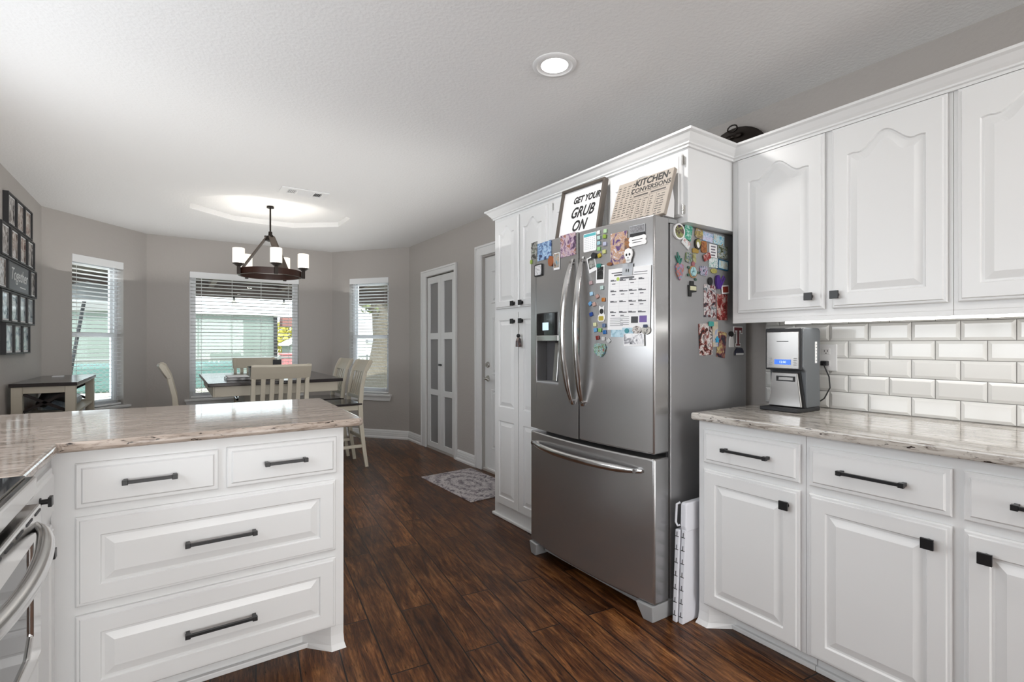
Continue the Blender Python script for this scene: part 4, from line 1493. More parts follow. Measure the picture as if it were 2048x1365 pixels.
for i in range(4):
    mb = MB(); mb.bbox(BS(2.2048, 1.7008 + 0.021 - 0.014 * i), -0.019, 0.019 - 0.004 * (i % 2), -0.004, 0.003, 0.003, 0.0034)
    obj('print_line', mb, colour((0.16, 0.15, 0.18)), t)
sm(2.2824, 1.7023, 0.080, 0.062, [(0.02, 0.02, 0.03), (0.12, 0.16, 0.06), (0.50, 0.50, 0.48), (0.08, 0.20, 0.30)], 'photo magnet right of the white text magnet')
sm(2.150, 1.6660, 0.056, 0.034, [RED, (0.32, 0.03, 0.03), (0.55, 0.45, 0.40)], 'red holiday magnet left of the white text magnet', 25, 'rr', off=0.004)
sm(2.0111, 1.6495, 0.044, 0.048, [(0.50, 0.32, 0.28), (0.10, 0.24, 0.05), (0.05, 0.05, 0.15), (0.6, 0.6, 0.6)], 'small figure magnet above the turtle magnet', -10, 'rr')
sm(2.0566, 1.6506, 0.022, 0.044, [(0.26, 0.24, 0.06), (0.42, 0.42, 0.26)], 'stacked olive tile magnet beside the small figure', 0)
sm(2.205, 1.6424, 0.072, 0.048, [(0.02, 0.26, 0.22), (0.70, 0.74, 0.72), (0.68, 0.72, 0.72), (0.12, 0.22, 0.26)], 'teal magnet with a white cloud in the third row', 0)
t = thing('magnet', 'dark blue framed landscape magnet in the third row', 'magnet', BS(2.2867, 1.6384)(0, 0, 0), G_SM)
plate('magnet_frame', BS(2.2867, 1.6384, radians(-3)), rect(0.088, 0.052), colour((0.02, 0.10, 0.18)), 0.004, t)
plate('print', BS(2.2867, 1.6384, radians(-3)), rect(0.074, 0.038), picture('landscape_print', [(0.25, 0.45, 0.52), (0.55, 0.62, 0.62), (0.45, 0.46, 0.36)], 45), 0.001, t, 0.004)
sm(2.1286, 1.5960, 0.060, 0.046, [(0.02, 0.03, 0.05), (0.42, 0.46, 0.58), (0.30, 0.04, 0.10)], 'dark lettered cup magnet below the red holiday one', 0, 'rr')
sm(2.2101, 1.6020, 0.052, 0.024, [(0.28, 0.26, 0.06), (0.40, 0.36, 0.12)], 'gold half round magnet under the cloud magnet', 0, 'o')
# carrot
t = thing('carrot_magnet', 'multicoloured carrot magnet with teal leaves', 'magnet', BS(1.941, 1.604)(0, 0, 0), G_SM)
Bq = BS(1.941, 1.598)
plate('root', Bq, [(0.004, -0.060), (0.020, -0.036), (0.030, -0.006), (0.026, 0.012), (0.008, 0.018), (-0.014, 0.018), (-0.026, 0.004), (-0.020, -0.030), (-0.004, -0.056)], picture('carrot_print', [(0.10, 0.32, 0.34), (0.35, 0.20, 0.40), (0.42, 0.12, 0.04), (0.08, 0.24, 0.36)], 38), 0.007, t)
mb = MB()
for (u1_, v1_) in ((-0.026, 0.052), (-0.010, 0.070), (0.004, 0.054), (0.020, 0.044)):
    mb.tube([Bq(0, 0.014, 0.003), Bq(u1_ * 0.5, 0.014 + (v1_ - 0.014) * 0.5, 0.004), Bq(u1_, v1_, 0.003)], [0.006, 0.005, 0.002], 8)
obj('leaves', mb, colour((0.02, 0.16, 0.12)), t, smooth=True)
# turtle
t = thing('turtle_magnet', 'sea turtle magnet with a pale blue shell', 'magnet', BS(2.049, 1.5856)(0, 0, 0), G_SM)
Bq = BS(2.045, 1.585, radians(-20))
plate('body_outline', Bq, oval(0.062, 0.058), colour((0.36, 0.20, 0.08)), 0.004, t)
plate('shell', Bq, oval(0.046, 0.046), picture('shell_print', [(0.02, 0.10, 0.12), (0.30, 0.52, 0.56), (0.38, 0.58, 0.60)], 60), 0.003, t, 0.004)
plate('head', Bq, [(u - 0.012, v + 0.036) for u, v in oval(0.022, 0.024)], colour((0.30, 0.10, 0.12)), 0.005, t)
for (u_, v_) in ((-0.036, 0.006), (-0.026, -0.028), (0.030, -0.026), (0.036, 0.012)):
    plate('flipper', Bq, [(u + u_, v + v_) for u, v in oval(0.018, 0.012)], colour((0.04, 0.10, 0.07)), 0.004, t)
t = thing('magnet', 'black magnet with a cream label below the turtle', 'magnet', BS(2.0375, 1.50)(0, 0, 0), G_SM)
plate('magnet_shape', BS(2.0375, 1.50), [(-0.030, 0.020), (-0.026, -0.034), (-0.008, -0.034), (-0.006, -0.016), (0.030, -0.010), (0.030, 0.020), (0.012, 0.022), (0.010, 0.040), (-0.016, 0.040), (-0.016, 0.022)], M['ink'], 0.006, t)
plate('magnet_label', BS(2.0375, 1.50), [(u + 0.004, v + 0.006) for u, v in rect(0.046, 0.020)], colour((0.55, 0.54, 0.36)), 0.001, t, 0.006)
# photos on the side
photo(BS(2.180, 1.452), 0.096, 0.160, [(0.02, 0.03, 0.04), (0.16, 0.02, 0.02), (0.62, 0.60, 0.60), (0.05, 0.08, 0.10)], 'tall action photo of a maroon and white uniform on the fridge side', G_SD, 0, 28)
photo(BS(2.282, 1.426), 0.088, 0.130, [(0.10, 0.02, 0.015), (0.26, 0.03, 0.03), (0.50, 0.40, 0.36)], 'dark red photo behind the purple clip', G_SD, 0, 32)
photo(BS(2.1457, 1.264, radians(3)), 0.105, 0.155, [(0.015, 0.015, 0.015), (0.20, 0.03, 0.02), (0.66, 0.64, 0.62), (0.04, 0.02, 0.02)], 'tilted photo of a white dog on red, lower row', G_SD, 0, 24)
photo(BS(2.222, 1.290, radians(2), 0.002), 0.046, 0.125, [(0.45, 0.38, 0.28), (0.55, 0.48, 0.38), (0.30, 0.36, 0.50)], 'narrow beige photo between the two lower photos', G_SD, 0, 24)
photo(BS(2.2773, 1.238, radians(-8)), 0.072, 0.130, [(0.012, 0.02, 0.03), (0.16, 0.02, 0.04), (0.50, 0.42, 0.18)], 'dark tilted photo left of the letter T magnet', G_SD, 0, 32)
t = thing('photo_clip', 'purple clothespin-like clip above the red photo', 'clip', BS(2.2529, 1.55)(0, 0, 0))
mb = MB()
mb.prism([(u - 0.018, v + 0.004) for u, v in oval(0.034, 0.070)], BS(2.2529, 1.5458, radians(4), 0.004), 0, 0.010)
obj('clip_jaw', mb, colour((0.06, 0.02, 0.20)), t)
mb = MB()
mb.tube([BS(2.2529, 1.5458, 0, 0.008)(u, v, 0) for u, v in ((0.0, -0.03), (0.020, 0.0), (0.042, 0.026), (0.030, 0.036), (0.012, 0.012), (0.0, -0.02))], 0.0035, 8)
obj('clip_arm', mb, colour((0.09, 0.03, 0.28)), t, smooth=True)
sm(2.1787, 1.5490, 0.036, 0.040, [(0.01, 0.01, 0.01)], 'black oval magnet at the top of the action photo', 0, 'o', off=0.002)
t = thing('magnet', 'white-edged red flag magnet beside the purple clip', 'magnet', BS(2.3012, 1.5157)(0, 0, 0), G_SM)
plate('flag_border', BS(2.3012, 1.5157, radians(6), 0.003), rect(0.058, 0.042), M['white'], 0.004, t)
plate('flag', BS(2.3012, 1.5157, radians(6), 0.003), rect(0.046, 0.030), colour((0.20, 0.03, 0.02)), 0.001, t, 0.004)
star = [((0.018 if i % 2 == 0 else 0.009) * sin(2 * pi * i / 10), (0.018 if i % 2 == 0 else 0.009) * cos(2 * pi * i / 10)) for i in range(10)]
single_plate('star_magnet', BS(2.2308, 1.2624, 0, 0.005), star, colour((0.03, 0.32, 0.55)), 'bright blue star magnet on the narrow beige photo', 'magnet', G_SM, 0.005)
sm(2.1848, 1.3400, 0.040, 0.024, [(0.05, 0.30, 0.27)], 'teal magnet holding the white dog photo', 0, 'rr', off=0.003)
# letter T magnet
t = thing('letter_magnet', 'maroon letter T magnet outlined in white', 'magnet', BS(2.417, 1.279)(0, 0, 0), G_SM)
Tp = [(-0.040, 0.052), (0.040, 0.052), (0.040, 0.014), (0.024, 0.014), (0.024, 0.026), (0.013, 0.026), (0.013, -0.034), (0.022, -0.034), (0.022, -0.052), (-0.022, -0.052), (-0.022, -0.034), (-0.013, -0.034), (-0.013, 0.026), (-0.024, 0.026), (-0.024, 0.014), (-0.040, 0.014)]
plate('letter_outline', BS(2.4172, 1.2794), Tp, M['white'], 0.004, t)
Ti = [(-0.035, 0.047), (0.035, 0.047), (0.035, 0.020), (0.029, 0.020), (0.029, 0.031), (0.008, 0.031), (0.008, -0.039), (0.017, -0.039), (0.017, -0.047), (-0.017, -0.047), (-0.017, -0.039), (-0.008, -0.039), (-0.008, 0.031), (-0.029, 0.031), (-0.029, 0.020), (-0.035, 0.020)]
plate('letter_face', BS(2.4172, 1.2794), Ti, colour((0.13, 0.012, 0.018)), 0.001, t, 0.004)
t = thing('dog_magnet', 'black and white dog magnet left of the letter T', 'magnet', BS(2.360, 1.268)(0, 0, 0), G_SM)
plate('dog_body', BS(2.3602, 1.262), [(-0.020, -0.038), (0.020, -0.038), (0.016, 0.0), (0.010, 0.022), (-0.012, 0.022), (-0.020, -0.005)], M['white'], 0.005, t)
plate('dog_head', BS(2.3602, 1.262), [(u - 0.004, v + 0.030) for u, v in oval(0.036, 0.028)], M['ink'], 0.006, t)
t = thing('magnet', 'navy cap magnet with white lettering under the letter T', 'magnet', BS(2.43, 1.20)(0, 0, 0), G_SM)
plate('cap_shape', BS(2.4299, 1.2009), [(-0.038, -0.018), (0.038, -0.018), (0.036, 0.004), (0.022, 0.020), (-0.020, 0.020), (-0.036, 0.002)], colour((0.01, 0.014, 0.04)), 0.005, t)
plate('cap_brim', BS(2.4299, 1.2009), [(u, v - 0.012) for u, v in rrect(0.070, 0.010, 0.004)], M['white'], 0.001, t, 0.005)

# ================================================================ ON TOP OF THE FRIDGE
# framed lettering, leaning back against the cabinet doors
def lean(P, du, tilt):
    """Plane through P: u towards -y, v up and leaning back (+x)."""
    P = Vector(P)
    U = Vector((du, -1, 0)).normalized()
    V = Vector((sin(tilt), 0, cos(tilt)))
    N = U.cross(V).normalized()
    if N.x > 0:
        N = -N
    return lambda u, v, d: P + U * u + V * v + N * d


t = thing('framed_print', 'dark-framed white print with black brush lettering on the fridge', 'picture', (1.86, 2.06, 1.822))
Bq = lean((1.852, 2.075, 1.8215), 0.05, radians(11))
w, h = 0.330, 0.305
mb = MB(); mb.slab([(-w / 2, 0), (w / 2, 0), (w / 2, h), (-w / 2, h)], [[(-w / 2 + 0.014, 0.014), (w / 2 - 0.014, 0.014), (w / 2 - 0.014, h - 0.014), (-w / 2 + 0.014, h - 0.014)]], Bq, 0.0, 0.032)
obj('frame', mb, M['artframe'], t, bevel=0.0015)
mb = MB(); mb.bbox(Bq, -w / 2 + 0.012, w / 2 - 0.012, 0.012, h - 0.012, 0.004, 0.016)
pr = obj('print', mb, M['paper'], t)
for (s_, vv, sz, uu) in (('GET YOUR', 0.225, 0.052, 0.03), ('DRUNK', 0.160, 0.062, 0.012) if False else ('GRUB', 0.150, 0.085, 0.010), ('ON', 0.070, 0.085, 0.0)):
    lettering('lettering', s_, M['ink'], (lambda a, b: (lambda u, v, d: Bq(u + a, v + b, d)))(uu, vv), sz, pr, shear=0.35, d0=0.016, depth=0.0006, sx=0.80, bold=0.0024)

t = thing('kitchen_sign', 'beige wooden sign of kitchen measurements leaning on the cabinet', 'sign', (1.85, 1.62, 1.822))
Bq = lean((1.832, 1.635, 1.8215), 0.02, radians(19))
w, h = 0.335, 0.235
mb = MB(); mb.bbox(Bq, -w / 2, w / 2, 0, h, 0, 0.022)
bd = obj('board', mb, M['signwood'], t, bevel=0.003)
Bt = lambda a, b: (lambda u, v, d: Bq(u + a, v + b, d))
lettering('lettering', '\u00b7KITCHEN\u00b7', M['ink'], Bt(0.044, 0.206), 0.050, bd, d0=0.022, depth=0.0005, sx=0.92, bold=0.0018)
lettering('lettering', 'CONVERSIONS', M['ink'], Bt(0.048, 0.166), 0.035, bd, d0=0.022, depth=0.0005, sx=0.98, bold=0.0009)
mb = MB()
for (a, b, c, d_) in ((-0.045, 0.155, 0.148, 0.150), (-0.045, 0.155, 0.1235, 0.1245), (-0.048, -0.0465, 0.0, 0.150), (0.055, 0.0562, 0.02, 0.150), (-0.160, -0.050, 0.030, 0.0315), (-0.012, -0.011, 0.0, 0.12), (0.020, 0.021, 0.0, 0.12), (0.098, 0.099, 0.02, 0.12)):
    mb.bbox(Bq, a, b, c, d_, 0.022, 0.0225)
random.seed(11)
for k in range(13):
    v_ = 0.205 - k * 0.0135
    for u_ in (-0.158, -0.128, -0.098, -0.070):
        mb.bbox(Bq, u_, u_ + 0.012 + random.random() * 0.010, v_, v_ + 0.004, 0.022, 0.0224)
for k in range(9):
    v_ = 0.108 - k * 0.0125
    for u_ in (-0.040, -0.006, 0.026, 0.064, 0.105, 0.128):
        mb.bbox(Bq, u_, u_ + 0.010 + random.random() * 0.012, v_, v_ + 0.004, 0.022, 0.0224)
for u_ in (-0.042, 0.060):
    mb.bbox(Bq, u_, u_ + 0.085, 0.131, 0.139, 0.022, 0.0224)
obj('table_print', mb, colour((0.05, 0.045, 0.04)), bd)
mb = MB(); mb.hexa([Bq(0.10, 0.0, -0.001), Bq(0.16, 0.0, -0.001), (1.903, 1.48, 1.8215), (1.903, 1.54, 1.8215), Bq(0.10, 0.15, -0.001), Bq(0.16, 0.15, -0.001), (1.905, 1.48, 1.90), (1.905, 1.54, 1.90)])
obj('back_support', mb, M['paper'], t)

# ornament hanging on the pantry knob
t = thing('hanging_ornament', 'small dark jar-shaped ornament hanging from a pantry knob', 'ornament', (1.905, 2.72, 1.30))
mb = MB(); mb.tube([(1.896, 2.716, 1.380), (1.897, 2.724, 1.34), (1.897, 2.722, 1.308)], 0.0012, 6); mb.tube([(1.896, 2.716, 1.380), (1.897, 2.712, 1.34), (1.897, 2.720, 1.308)], 0.0012, 6)
obj('string', mb, colour((0.3, 0.28, 0.26)), t)
mb = MB(); mb.ball((1.896, 2.720, 1.295), 0.013)
obj('bead', mb, M['blackmatte'], t, smooth=True)
mb = MB(); mb.lathe([(0.0, 0.05), (0.006, 0.05), (0.016, 0.036), (0.019, 0.02), (0.020, -0.015), (0.0, -0.016)], (1.897, 2.720, 1.236), 20)
obj('jar', mb, picture('ornament_print', [(0.02, 0.06, 0.07), (0.06, 0.02, 0.02), (0.25, 0.20, 0.18)], 40), t, smooth=True)

# decorative plate on top of the uppers
t = thing('decorative_plate', 'dark round metal plate with a bow standing above the cabinets', 'decoration', (2.52, 1.60, 2.206))
mb = MB()
prev = None
for (r_, dx) in ((0.0, 0.0), (0.14, 0.0), (0.155, -0.012), (0.175, -0.016), (0.180, -0.010), (0.165, 0.0), (0.14, 0.012), (0.0, 0.012)):
    rg = mb.ring([(2.535 + dx, 1.575 + r_ * cos(2 * pi * k / 36) * 1.15, 2.218 + r_ * 1.1 * sin(2 * pi * k / 36)) for k in range(36)]) if r_ > 0 else None
    if rg and prev:
        mb.bridge(prev, rg)
    elif rg:
        mb.face(rg)
    if rg:
        prev = rg
mb.face(prev)
bmesh.ops.bisect_plane(mb.bm, geom=mb.bm.verts[:] + mb.bm.edges[:] + mb.bm.faces[:], plane_co=(0, 0, 2.208), plane_no=(0, 0, -1), clear_outer=True)
obj('disc', mb, M['bronze'], t, smooth=True)
mb = MB()
mb.tube([(2.515, 1.575 + 0.028 * cos(a), 2.412 + 0.018 * sin(a)) for a in [2 * pi * k / 12 for k in range(13)]], 0.004, 8)
obj('hanging_loop', mb, M['bronze'], t, smooth=True)
mb = MB()
for s in (-1, 1):
    mb.ball((2.515, 1.575 + s * 0.028, 2.366), 0.016, (0.4, 1.5, 0.8), 10)
mb.ball((2.512, 1.575, 2.366), 0.010, (0.6, 1, 1), 8)
obj('bow', mb, M['bronze'], t, smooth=True)

# ================================================================ FOLDED STEP STOOL
t = thing('step_stool', 'folded white plastic step stool between fridge and base cabinet', 'stool', (1.97, 1.43, 0))
BSt = lambda y0: (lambda u, v, d: Vector((1.862 + u + 0.05 * v, y0 + d + 0.0 * v, v)))
stoolm = mat('white_stool_plastic', (0.74, 0.75, 0.80), 0.4)
for i, (y0, th, zt, du) in enumerate(((1.400, 0.022, 0.415, -0.004), (1.427, 0.022, 0.410, -0.012))):
    mb = MB()
    Bq = BSt(y0)
    mb.prism([(du, 0.001), (du + 0.24, 0.001), (du + 0.24, zt), (du, zt)], Bq, 0, th)
    lg = obj('leg_panel', mb, stoolm, t, bevel=0.004)
    mb = MB()
    for k in range(7):
        z = 0.03 + k * 0.058
        mb.bbox(Bq, du - 0.0012, du + 0.002, z, z + 0.003, 0.002, th - 0.002)
        mb.bbox(Bq, du - 0.0012, du + 0.002, z, z + 0.022, 0.0095, 0.0125)
    obj('rib_pattern', mb, M['blackmatte'], lg)
mb = MB()
Bq = BSt(1.396)
mb.prism([(-0.008, 0.43), (0.0, 0.405), (0.20, 0.405), (0.20, 0.535), (-0.002, 0.535), (-0.010, 0.525)], Bq, 0, 0.030)
obj('top_step', mb, stoolm, t, bevel=0.006)
mb = MB()
mb.tube([Bq(-0.004, 0.53, 0.036), Bq(-0.010, 0.52, 0.050), Bq(-0.010, 0.44, 0.052), Bq(-0.006, 0.425, 0.044), Bq(-0.002, 0.43, 0.034)], 0.005, 8)
obj('carry_handle', mb, stoolm, t, smooth=True)

# ================================================================ RANGE
RX, RY0, RY1 = -0.262, 0.82, 1.588
t = thing('range_oven', 'stainless steel range with black glass cooktop at the left edge', 'stove', (-0.62, 1.2, 0))
M['rsteel'] = mat('range_steel', (0.62, 0.61, 0.60), 0.13, 1.0)
mb = MB(); mb.box(XL + 0.005, RX - 0.045, RY0, RY1, 0.0, 0.885)
obj('body', mb, M['rsteel'], t, bevel=0.002)
mb = MB(); mb.hexa([(XL + 0.005, RY0, 0.886), (RX - 0.005, RY0, 0.886), (RX - 0.005, RY1, 0.886), (XL + 0.005, RY1, 0.886), (XL + 0.005, RY0, 0.936), (RX, RY0, 0.936), (RX, RY1, 0.936), (XL + 0.005, RY1, 0.936)])
ct = obj('control_panel', mb, M['rsteel'], t, bevel=0.006)
mb = MB(); mb.box(XL + 0.04, RX - 0.018, RY0 + 0.02, RY1 - 0.015, 0.9362, 0.942)
ck = obj('cooktop', mb, M['oven'], t, bevel=0.002)
for (x, y, r_) in ((-0.42, 1.40, 0.085), (-0.42, 1.03, 0.10), (-0.74, 1.40, 0.10), (-0.74, 1.03, 0.085)):
    mb = MB(); mb.lathe([(r_, 0), (r_, 0.0006), (r_ - 0.003, 0.0006), (r_ - 0.003, 0)], (x, y, 0.942), 36)
    obj('burner_ring', mb, colour((0.35, 0.35, 0.36)), ck)
BRg = lambda u, v, d: Vector((RX - 0.045 + d, u, v))
mb = MB(); mb.slab([(RY0 + 0.01, 0.522), (RY1 - 0.004, 0.522), (RY1 - 0.004, 0.872), (RY0 + 0.01, 0.872)], [[(RY0 + 0.09, 0.60), (RY0 + 0.12, 0.565), (RY1 - 0.12, 0.565), (RY1 - 0.085, 0.60), (RY1 - 0.085, 0.800), (RY0 + 0.09, 0.800)]], BRg, 0.002, 0.052)
od = obj('oven_door', mb, M['rsteel'], t, bevel=0.005)
mb = MB(); mb.bbox(BRg, RY0 + 0.085, RY1 - 0.08, 0.56, 0.805, 0.030, 0.046)
obj('oven_window', mb, M['oven'], od, bevel=0.002)
mb = MB()
for i in range(9):
    y = RY0 + 0.06 + i * 0.080
    mb.bbox(BRg, y, y + 0.05, 0.858, 0.863, 0.0515, 0.0535)
obj('vent_slot', mb, M['blackmatte'], od)
mb = MB()
n = 26
pts = []
for i in range(n + 1):
    f = i / n
    y = RY1 - 0.05 + (RY0 + 0.06 - RY1 + 0.05) * f
    bow = sin(pi * f) ** 0.55
    pts.append((RX + 0.004 + 0.050 * bow, y, 0.832 - 0.012 * bow))
mb.tube(pts, [0.010 + 0.006 * min(1, 6 * min(i, n - i) / n) for i in range(n + 1)], 14, flat=(1.0, 1.0))
obj('handle', mb, M['steel2'], od, smooth=True, label='bowed polished oven handle')
mb = MB(); mb.bbox(BRg, RY0 + 0.01, RY1 - 0.004, 0.10, 0.512, 0.002, 0.048)
dd_ = obj('lower_drawer', mb, M['rsteel'], t, bevel=0.005)

# ================================================================ RECESSED LIGHTS, VENT
def can(x, y, label, group='recessed ceiling lights', power=CAN_POWER):
    t = thing('recessed_light', label, 'light', (x, y, H), group)
    mb = MB(); mb.lathe([(0.098, 0.0), (0.098, -0.004), (0.092, -0.008), (0.080, -0.008), (0.075, -0.004), (0.060, -0.0035), (0.060, 0.0), (0.098, 0.0)], (x, y, H - 0.0005), 40)
    obj('trim_ring', mb, M['white'], t, smooth=True)
    mb = MB(); mb.lathe([(0.060, -0.0035), (0.0001, -0.006)], (x, y, H - 0.0005), 32)
    obj('lens', mb, M['lampglow'], t, smooth=True)
    l = bpy.data.lights.new('recessed_lamp', 'AREA')
    l.shape = 'DISK'
    l.size = 0.12
    l.energy = power
    l.color = (1, 0.965, 0.93)
    o = bpy.data.objects.new('recessed_lamp', l)
    COL.objects.link(o)
    o.location = (x, y, H - 0.012)
    return t


can(1.405, 1.734, 'round white recessed ceiling light lit above the fridge aisle', power=6)
can(0.25, 0.25, 'round recessed ceiling light above the range side of the kitchen')
can(1.405, -0.10, 'round recessed ceiling light above the near countertop')
can(0.25, -1.6, 'round recessed ceiling light nearest the added glass doors')
can(1.405, -1.9, 'round recessed ceiling light behind the camera on the right')

t = thing('ceiling_vent', 'white rectangular air vent in the ceiling', 'vent', (0.89, 4.36, H))
Bv = lambda u, v, d: Vector((0.89 + u, 4.36 + v, H - 0.0005 - d))
mb = MB(); mb.slab(rect(0.362, 0.195), [[(-0.125, -0.055), (-0.065, -0.055), (-0.065, 0.055), (-0.125, 0.055)], [(-0.050, -0.055), (0.060, -0.055), (0.060, 0.055), (-0.050, 0.055)], [(0.075, -0.055), (0.135, -0.055), (0.135, 0.055), (0.075, 0.055)]], Bv, 0, 0.008)
obj('vent_frame', mb, M['white'], t, bevel=0.002)
mb = MB(); mb.bbox(Bv, -0.13, 0.14, -0.06, 0.06, 0.0, 0.0008)
obj('vent_back', mb, M['blackmatte'], t)
mb = MB()
for i in range(5):
    u = -0.122 + i * 0.0125
    mb.hexa([Bv(u, -0.055, 0.001), Bv(u + 0.001, -0.055, 0.001), Bv(u + 0.001, 0.055, 0.001), Bv(u, 0.055, 0.001), Bv(u + 0.005, -0.055, 0.007), Bv(u + 0.006, -0.055, 0.007), Bv(u + 0.006, 0.055, 0.007), Bv(u + 0.005, 0.055, 0.007)])
    u = 0.132 - i * 0.0125
    mb.hexa([Bv(u - 0.008, -0.055, 0.007), Bv(u - 0.007, -0.055, 0.007), Bv(u - 0.007, 0.055, 0.007), Bv(u - 0.008, 0.055, 0.007), Bv(u - 0.001, -0.055, 0.001), Bv(u, -0.055, 0.001), Bv(u, 0.055, 0.001), Bv(u - 0.001, 0.055, 0.001)])
for i in range(8):
    v = -0.052 + i * 0.0138
    mb.hexa([Bv(-0.05, v, 0.002), Bv(0.06, v, 0.002), Bv(0.06, v + 0.001, 0.002), Bv(-0.05, v + 0.001, 0.002), Bv(-0.05, v + 0.010, 0.007), Bv(0.06, v + 0.010, 0.007), Bv(0.06, v + 0.011, 0.007), Bv(-0.05, v + 0.011, 0.007)])
obj('louver', mb, M['white'], t)

# ================================================================ CHANDELIER
HX, HY, HZ = 0.757, 5.17, 1.90
t = thing('chandelier', 'dark wood and bronze ring chandelier with five lit glass shades', 'chandelier', (HX, HY, HZ))
RR = 0.270
mb = MB(); mb.lathe([(RR, -0.028), (RR, 0.028), (RR - 0.018, 0.028), (RR - 0.018, -0.028), (RR, -0.028)], (HX, HY, HZ), 48)
obj('ring', mb, M['ringwood'], t, smooth=True)
mb = MB(); mb.cyl((HX, HY, HZ + 0.355), (HX, HY, H + 0.048), 0.0075)
obj('rod', mb, M['bronze'], t, smooth=True)
mb = MB(); mb.lathe([(0.0, 0.016), (0.03, 0.016), (0.032, 0.0), (0.0, 0.0)], (HX, HY, H + 0.033), 24)
obj('canopy', mb, M['bronze'], t, smooth=True)
mb = MB(); mb.lathe([(0.0, 0.40), (0.016, 0.395), (0.018, 0.36), (0.040, 0.35), (0.042, 0.31), (0.018, 0.30), (0.0, 0.30)], (HX, HY, HZ), 20)
hub = obj('hub', mb, M['bronze'], t, smooth=True)
for k in range(3):
    a = radians(-78 + 120 * k)
    dx, dy = cos(a), sin(a)
    mb = MB()
    mb.beam((HX + dx * 0.030, HY + dy * 0.030, HZ + 0.345), (HX + dx * (RR - 0.010), HY + dy * (RR - 0.010), HZ + 0.01), 0.052, 0.012, up=(dx, dy, 0.8))
    obj('arm', mb, M['armwood'], t, bevel=0.001)
    mb = MB(); mb.cyl((HX + dx * 0.050, HY + dy * 0.050, HZ + 0.350), (HX + dx * 0.030, HY + dy * 0.030, HZ + 0.350), 0.008, n=10)
    obj('bolt', mb, M['bronze'], t)
for k in range(5):
    a = radians(-89 + 72 * k)
    dx, dy = cos(a), sin(a)
    cx, cy = HX + dx * (RR + 0.018), HY + dy * (RR + 0.018)
    mb = MB()
    mb.box(cx - 0.014, cx + 0.014, cy - 0.014, cy + 0.014, HZ - 0.035, HZ + 0.034)
    mb.lathe([(0.0, 0.034), (0.018, 0.036), (0.046, 0.056), (0.052, 0.062), (0.046, 0.064), (0.0, 0.060)], (cx, cy, HZ), 20)
    cp = obj('lamp_cup', mb, M['bronze'], t, smooth=True)
    mb = MB(); mb.lathe([(0.047, 0.064), (0.050, 0.070), (0.050, 0.195), (0.048, 0.198), (0.0470, 0.195), (0.0470, 0.070), (0.044, 0.067)], (cx, cy, HZ), 24)
    obj('lamp_shade', mb, M['shade'], cp, smooth=True, label='lit seeded glass cylinder shade')
    mb = MB(); mb.lathe([(0.0, 0.066), (0.016, 0.066), (0.016, 0.090), (0.012, 0.092), (0.024, 0.125), (0.022, 0.145), (0.0, 0.158)], (cx, cy, HZ), 14)
    obj('bulb', mb, M['bulb'], cp, smooth=True)
for k in range(5):
    a = radians(-89 + 72 * k)
    pl_ = bpy.data.lights.new('chandelier_lamp', 'POINT')
    pl_.energy = CHANDELIER_POWER
    pl_.shadow_soft_size = 0.045
    pl_.color = (1, 0.955, 0.90)
    po = bpy.data.objects.new('chandelier_lamp', pl_)
    COL.objects.link(po)
    po.location = (HX + (RR + 0.018) * cos(a), HY + (RR + 0.018) * sin(a), HZ + 0.12)

# ================================================================ DINING SET
TZ = 0.912
t = thing('dining_table', 'counter-height cream dining table with a dark wood top', 'table', (0.80, 5.63, 0))
mb = MB(); mb.slab([(0.235, 4.80), (1.345, 4.86), (1.385, 6.47), (0.235, 6.43)], [], lambda u, v, d: Vector((u, v, d)), TZ - 0.030, TZ)
obj('tabletop', mb, M['darktop'], t, bevel=0.005)
mb = MB()
for (a, b) in (((0.285, 4.85), (1.295, 4.905)), ((1.295, 4.905), (1.33, 6.42)), ((1.33, 6.42), (0.285, 6.38)), ((0.285, 6.38), (0.285, 4.85))):
    mb.beam((*a, TZ - 0.075), (*b, TZ - 0.075), 0.022, 0.088)
obj('apron', mb, M['cream'], t, bevel=0.002)
mb = MB(); mb.box(0.56, 1.04, 5.40, 5.88, 0.10, 0.79); 
pd = obj('pedestal', mb, M['cream'], t, bevel=0.004)
mb = MB(); mb.box(0.50, 1.10, 5.34, 5.94, 0.0, 0.10)
obj('plinth', mb, M['cream'], t, bevel=0.01)


